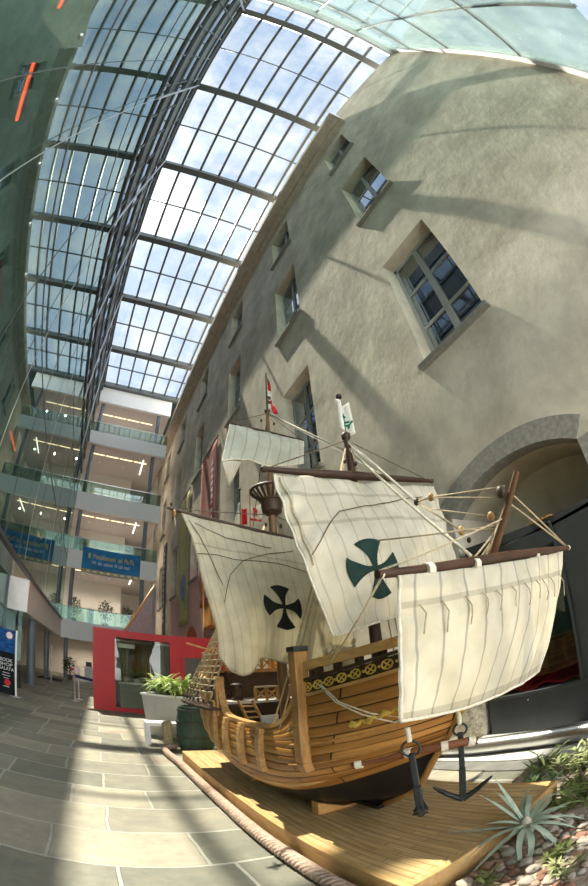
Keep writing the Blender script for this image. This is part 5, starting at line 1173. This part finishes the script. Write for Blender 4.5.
# ---------------------------------------------------------------- banners on the right-hand wall
def wall_banner(label, y0, y1, z0, z1, m, extra=None):
    t = thing('wall_banner', label, 'banner', (XW - 0.08, (y0 + y1) / 2, z0))
    MB().grid(lambda u, v: Vector((XW - 0.08 + 0.015 * math.sin(u * 9 + v * 3), lerp(y0, y1, u), lerp(z0, z1, v))), 12, 20).build('fabric', m, t, smooth=True, solid=0.01)
    MB().tube([(XW - 0.08, y0 - 0.05, z1 + 0.02), (XW - 0.08, y1 + 0.05, z1 + 0.02)], 0.035, 8).build('top_rod', mat('dark_red_rod', (0.14, 0.02, 0.025), 0.5), t)
    return t
t = wall_banner('long faded red banner with white lettering down its side on the right-hand wall', 15.55, 18.3, 4.6, 12.7, mat('faded_red_cloth', (0.44, 0.17, 0.14), 0.8, 0, 0.12, 1.5))
rw = random.Random(5)
for k in range(18): MB().box(XW - 0.115, XW - 0.10, 16.05, 16.32, 11.6 - k * 0.36 - rw.uniform(0.16, 0.26), 11.6 - k * 0.36).build('letter_mark', wh, t)
t = wall_banner('long pale yellow banner with a blue patch low down on the right-hand wall', 20.95, 23.4, 4.2, 12.4, mat('pale_yellow_cloth', (0.60, 0.54, 0.25), 0.8, 0, 0.12, 1.0))
MB().ball((XW - 0.10, 22.0, 6.4), 0.8, 14, (0.02, 0.9, 1.0)).build('blue_patch', mat('blue_patch_print', (0.25, 0.30, 0.50), 0.8, 0, 0.4, 2), t)
MB().box(XW - 0.115, XW - 0.10, 21.2, 21.35, 5, 11.8).build('blue_line', mat('grey_line_print', (0.35, 0.38, 0.36), 0.8), t)
t = wall_banner('narrow dark grey banner at the far end of the right-hand wall', 28.5, 29.7, 4.0, 11.2, mat('dark_grey_cloth', (0.07, 0.075, 0.09), 0.8, 0, 0.2, 2))
for k in range(12): MB().box(XW - 0.115, XW - 0.10, 28.9, 29.3, 10.3 - k * 0.48, 10.6 - k * 0.48).build('letter_mark', mat('grey_print', (0.4, 0.4, 0.42), 0.7), t)
t = wall_banner('orange and ochre banner low on the right-hand wall behind the mainsail', 15.2, 17.6, 3.45, 7.2, mat('orange_cloth', (0.62, 0.29, 0.06), 0.8, 0, 0.35, 1.3))
MB().box(XW - 0.115, XW - 0.10, 15.3, 17.5, 2.95, 3.42).build('red_hem', mat('dark_print', (0.10, 0.03, 0.025), 0.8, 0, 0.5, 6), t)
b = MB(); n = 14; pts = [(20.35 + 1.15 * math.cos(math.pi * k / n), 3.1 + 0.85 * math.sin(math.pi * k / n)) for k in range(n + 1)]
tag(b.prism(pts + [(19.2, 1.2), (21.5, 1.2)], 'x', XW - 0.03, XW - 0.005).build('mural_panel', mat('orange_red_paint', (0.55, 0.11, 0.05), 0.8, 0, 0.2, 3)), 'arched orange-red panel low on the pink wall behind the kiosk', 'panel')

# ---------------------------------------------------------------- display case in the arch
M['case'] = mat('case_metal', (0.050, 0.054, 0.056), 0.45, 0.3, 0.12, 3)
t = thing('display_case', 'tall dark metal display case with a glass front inside the stone arch', 'case', (5.2, 2.5, 0.10))
CX, CY0, CY1 = 4.72, 1.20, 3.42
def cb(n, *q, m=None, par=None): return MB().box(*q).build(n, m or M['case'], par or t, bevel=0.006)
cb('base', CX, 5.7, CY0, CY1, 0.032, 0.60); cb('sill', CX - 0.03, CX + 0.05, CY0, CY1, 0.58, 0.63); cb('pillar', CX, 5.7, CY0, 1.93, 0.60, 2.72); cb('pillar', CX, CX + 0.10, CY1 - 0.10, CY1, 0.63, 2.86); cb('back_panel', 5.62, 5.7, 1.93, CY1, 0.6, 2.8)
MB().prism([(CY0, 2.66), (CY0, 2.76), (1.93, 2.80), (CY1, 2.96), (CY1, 2.84), (1.93, 2.68)], 'x', CX, 5.7).build('top_panel', M['case'], t); MB().prism([(1.90, 2.805), (2.25, 2.84), (2.25, 2.86), (1.90, 2.83)], 'x', CX - 0.01, CX + 0.4).build('brown_trim', M['oak'], t)
cb('end_panel', CX + 0.10, 5.62, CY1 - 0.03, CY1, 0.6, 2.8)
MB().box(CX + 0.03, CX + 0.04, 1.93, CY1 - 0.10, 0.63, 2.70).build('glass_front', glass('case_glass', (0.70, 0.74, 0.76), 0.10, 0.9, 0.0, 4, gloss=(0.8, 0.9, 1.0)), t); cb('glazing_bar', CX - 0.01, CX + 0.05, 1.93, 1.97, 0.6, 2.75); MB().ball((CX - 0.035, 2.75, 0.52), 0.012, 8).build('lock', M['steel'], t)
tag(MB().grid(lambda u, v: Vector((4.80 + 0.78 * u, 1.96 + 1.40 * v, 0.63 + 0.05 * abs(math.sin(7 * u + 5 * v)) + 0.03 * math.sin(19 * v) + 0.12 * u)), 24, 34).build('red_cloth', mat('red_velvet', (0.70, 0.008, 0.025), 0.7, 0, 0.3, 10), smooth=True, solid=0.02), 'crumpled red cloth lining the floor of the display case', 'cloth')
cb('lip', CX, CX + 0.05, 1.93, CY1, 2.48, 2.74); MB().box(4.79, 4.82, 2.0, 3.3, 2.56, 2.59).build('light_tube', lampm, t)  # tube added to brighten the red cloth, lip added to hide it
tb = thing('cask', 'dark round cask end standing on the red cloth in the display case', 'cask', (5.25, 2.72, 0.80))
MB().lathe([(0.001, 5.12), (0.24, 5.12), (0.25, 5.10), (0.28, 5.11), (0.30, 5.25), (0.28, 5.42), (0.001, 5.42)], (0, 2.72, 1.13), 26, 'x').build('staves', mat('cask_wood', (0.10, 0.07, 0.045), 0.6, 0, 0.3, 8), tb, smooth=True, auto=40)
# polished steel pipe lying along the kerb
pts = [(3.79, 4.2, 0.146), (3.82, 3.7, 0.146), (3.90, 3.1, 0.146), (4.0, 2.6, 0.146), (4.03, 2.1, 0.146), (4.0, 1.5, 0.146), (3.92, 0.9, 0.146), (3.85, 0.2, 0.146)]
sp = MB().tube(pts, 0.112, 20).build('steel_pipe', M['steel'], None, smooth=True, auto=50); tag(sp, 'fat polished steel pipe lying along the kerb at the foot of the arch', 'pipe')

# ---------------------------------------------------------------- planting bed in the lower right corner
def bed_h(x, y): return 0.07 + 0.05 * noise.noise(Vector((x * 2, y * 2, 1))) + 0.02 * noise.noise(Vector((x * 9, y * 9, 4)))
M['bedsoil'] = mat('bed_soil', (0.44, 0.35, 0.27), 0.95, 0, 0.4, 14, 0.02, 40)
b = MB()
b.grid(lambda u, v: Vector((lerp(1.30, 3.35, u), lerp(-0.6, 1.33, v), bed_h(lerp(1.30, 3.35, u), lerp(-0.6, 1.33, v)) if 0 < u < 1 and 0 < v < 1 else 0.0)), 50, 44, False)
b.grid(lambda u, v: Vector((lerp(2.76, 3.35, u), lerp(1.32, 2.0, v), bed_h(lerp(2.76, 3.35, u), lerp(1.32, 2.0, v)) if 0 < u < 1 and 0 < v < 1 else 0.02)), 20, 22, False)
struct(b.build('trim_60', M['bedsoil'], smooth=True))
# pebbles
peb = [mat('pebble_pink', (0.58, 0.40, 0.33), 0.85, 0, 0.25, 12, 0.004), mat('pebble_grey', (0.52, 0.47, 0.41), 0.85, 0, 0.25, 12, 0.004), mat('pebble_pale', (0.66, 0.56, 0.47), 0.85, 0, 0.2, 12, 0.004), mat('pebble_brown', (0.36, 0.20, 0.14), 0.85, 0, 0.25, 12, 0.004)]
protos = []; g = random.Random(11)
def pebble_mesh(seed):
    bm = bmesh.new(); bmesh.ops.create_icosphere(bm, subdivisions=3, radius=1.0)
    for v in bm.verts:
        n = noise.noise(v.co * 1.1 + Vector((seed, 0, 0))) * 0.32; v.co *= 1 + n; v.co.z *= 0.62
    me = bpy.data.meshes.new('pebble'); bm.to_mesh(me); bm.free()
    for p in me.polygons: p.use_smooth = True
    me.materials.append(peb[seed % 4]); return me
pm = [pebble_mesh(k) for k in range(8)]; pos = []; tries = 0
PL = {0: 'rounded pink pebble in the planting bed', 1: 'rounded grey pebble in the planting bed', 2: 'rounded pale pebble in the planting bed', 3: 'rounded dark red-brown pebble in the planting bed'}
KEEP = [(2.02, 1.22, 0.14), (1.50, 1.12, 0.09), (1.78, 0.92, 0.10), (1.66, 0.74, 0.10), (2.88, 1.62, 0.2), (3.20, 1.30, 0.28), (2.62, 1.08, 0.25), (3.16, 1.72, 0.22)]
while len(pos) < 170 and tries < 9000:
    tries += 1; r = g.uniform(0.022, 0.046)
    if len(pos) < 120: x, y = g.uniform(1.34, 2.35), g.uniform(0.62, 1.30)
    else: x, y = g.uniform(2.2, 3.2), g.uniform(0.7, 1.9)
    if x < 2.79 and y > 1.33 - r: continue
    if any((x - a) ** 2 + (y - c) ** 2 < q * q for a, c, q in KEEP): continue
    if any((x - a) ** 2 + (y - c) ** 2 < (r + q) ** 2 * 0.95 for a, c, q in pos): continue
    pos.append((x, y, r)); k = g.randrange(8)
    o = bpy.data.objects.new('pebble', pm[k]); COL.objects.link(o); o.location = (x, y, bed_h(x, y) + r * 0.42); o.scale = (r * g.uniform(0.9, 1.3), r, r); o.rotation_euler = (g.uniform(-.2, .2), g.uniform(-.2, .2), g.uniform(0, 6.28))
    tag(o, PL[k % 4], 'pebble', {0: 'pink', 1: 'grey', 2: 'pale', 3: 'dark red-brown'}[k % 4] + ' pebbles of the planting bed')
# agave
M['agave'] = mat('agave_leaf', (0.42, 0.50, 0.39), 0.55, 0, 0.25, 9, 0.003, 60); M['agave_tip'] = mat('agave_spine', (0.12, 0.06, 0.04), 0.6)
AC = Vector((2.02, 1.22, 0.20)); t = thing('agave', 'large spiky grey-green agave at the corner of the wooden platform', 'plant', (2.02, 1.22, 0.07))
MB().lathe([(0.035, 0.06), (0.06, 0.14), (0.05, 0.22), (0.03, 0.26), (0.001, 0.28)], (2.02, 1.22, 0), 12).build('core', mat('agave_core', (0.52, 0.46, 0.36), 0.7), t, smooth=True)
def blade(yaw, L_, rise, droop, w, curl=0.0):
    d = Vector((math.cos(yaw), math.sin(yaw), 0)); n = 16; b = MB(); pts = []
    for k in range(n + 1):
        s = k / n; yv = yaw + curl * s * s; dd = Vector((math.cos(yv), math.sin(yv), 0)); pts.append(AC + dd * L_ * s * (1 - 0.12 * abs(rise)) + Vector((0, 0, rise * L_ * s - droop * L_ * s * s)))
    vs = []
    for k in range(n + 1):
        s = k / n; ww = w * (0.55 + 0.9 * s) if s < 0.35 else w * 0.865 * (1 - ((s - 0.35) / 0.65) ** 1.5); tg = (pts[min(k + 1, n)] - pts[max(k - 1, 0)]).normalized(); sd = tg.cross(Vector((0, 0, 1))).normalized(); up = sd.cross(tg)
        ww = max(ww, 0.002); th = 0.012 * (1 - s) + 0.002
        vs += [pts[k] - sd * ww + up * ww * 0.45, pts[k] - up * th + up * 0.0, pts[k] + sd * ww + up * ww * 0.45, pts[k] + up * th * 0.8]
    fs = []
    for k in range(n):
        for q in range(4): fs.append((k * 4 + q, k * 4 + (q + 1) % 4, k * 4 + 4 + (q + 1) % 4, k * 4 + 4 + q))
    fs += [(3, 2, 1, 0), (n * 4, n * 4 + 1, n * 4 + 2, n * 4 + 3)]
    return b.add(vs, fs).build('leaf', M['agave'], t, smooth=True, auto=60)
AG = [(2.05, 0.46, 0.12, 0.05, .022, 0), (2.55, 0.42, 0.25, 0.35, .026, .2), (3.0, 0.44, 0.05, 0.35, .028, 0), (3.5, 0.42, 0.15, 0.5, .028, .2), (3.95, 0.44, 0.1, 0.5, .030, -.2), (4.4, 0.40, 0.2, 0.7, .030, 0), (4.85, 0.38, 0.3, 0.75, .032, .3), (5.3, 0.42, 0.25, 0.55, .032, 0), (5.75, 0.46, 0.2, 0.35, .032, .2), (6.15, 0.50, 0.25, 0.30, .030, .3), (0.25, 0.52, 0.35, 0.35, .030, -.3), (0.7, 0.45, 0.6, 0.35, .028, -.2), (1.15, 0.40, 0.8, 0.30, .028, 0), (1.6, 0.34, 0.8, 0.1, .024, 0), (2.2, 0.24, 0.7, 0.3, .028, 0), (1.3, 0.34, 1.1, 0.1, .024, 0), (0.45, 0.36, 0.9, 0.6, .026, 0), (5.0, 0.26, 0.7, 0.7, .03, 0), (3.3, 0.22, 0.6, 0.3, .026, 0), (4.2, 0.24, 0.6, 0.6, .026, 0), (5.6, 0.28, 0.6, 0.5, .028, 0), (0.0, 0.30, 0.6, 0.3, .028, 0)]
for a in AG: blade(a[0], a[1] * 1.12, a[2], a[3] * 1.15, a[4] * 0.80, a[5] * 1.5)
# spiky shrubs and tufts
def tuft(label, x, y, n, L0, L1, m, seed, spread=0.25, up=(0.5, 1.2), name='shrub', w=0.012, droop=0.4, cat='plant', z=None):
    g = random.Random(seed); z0 = bed_h(x, y) - 0.01 if z is None else z; t = thing(name, label, cat, (x, y, z0)); b = MB(); st = MB()
    for q in range(max(3, n // 14)):
        a = g.uniform(0, 6.28); r = spread * math.sqrt(g.random()); base = Vector((x + r * math.cos(a) * 0.25, y + r * math.sin(a) * 0.25, z0)); tip = Vector((x + r * math.cos(a), y + r * math.sin(a), z0 + g.uniform(0.25, 0.9) * L1 * 1.3)); st.tube([base, base.lerp(tip, 0.5) + Vector((0, 0, 0.02)), tip], [0.007, 0.006, 0.004], 5)
        for k in range(14):
            s = g.uniform(0.25, 1); c = base.lerp(tip, s); yaw = g.uniform(0, 6.28); d = Vector((math.cos(yaw), math.sin(yaw), g.uniform(*up) - 0.3)).normalized(); L_ = g.uniform(L0, L1); sd = d.cross(Vector((0, 0, 1))).normalized() * w
            p1 = c + d * L_ * 0.5 + Vector((0, 0, -droop * L_ * 0.1)); p2 = c + d * L_ + Vector((0, 0, -droop * L_ * 0.45))
            b.add([c - sd * 0.5, c + sd * 0.5, p1 + sd, p1 - sd, p2], [(0, 1, 2, 3), (3, 2, 4)])
    st.build('stems', mat('shrub_stem', (0.16, 0.12, 0.07), 0.8), t); b.build('foliage', m, t); return t
M['gr1'] = mat('dark_blade', (0.07, 0.12, 0.045), 0.55, 0, 0.4, 9); M['gr2'] = mat('pale_blade', (0.34, 0.38, 0.17), 0.55, 0, 0.4, 9); M['gr3'] = mat('olive_blade', (0.20, 0.25, 0.075), 0.55, 0, 0.4, 9)
tuft('dark spiky shrub at the right corner of the wooden platform behind the agave', 2.88, 1.62, 90, 0.08, 0.17, M['gr1'], 1, 0.22)
tuft('pale grey-green shrub at the right edge in front of the steel pipe', 3.22, 1.34, 300, 0.09, 0.20, M['gr2'], 2, 0.38, droop=0.5)
tuft('olive shrub low at the right edge just beyond the agave', 2.66, 1.08, 260, 0.08, 0.17, M['gr3'], 3, 0.32, (0.3, 0.9))
tuft('dense green shrub behind the pale grey-green shrub, under the steel pipe', 3.16, 1.72, 150, 0.08, 0.16, M['gr3'], 4, 0.26)
tuft('small green tuft among the pebbles nearest the platform corner', 1.50, 1.12, 56, 0.05, 0.10, M['gr3'], 5, 0.10, w=0.007, name='grass_tuft'); tuft('small green tuft among the pebbles below the agave', 1.78, 0.92, 84, 0.05, 0.11, M['gr3'], 6, 0.13, w=0.007, name='grass_tuft'); tuft('small pale tuft among the pebbles in the lower right corner', 1.66, 0.74, 70, 0.05, 0.10, M['gr2'], 7, 0.13, w=0.007, name='grass_tuft')
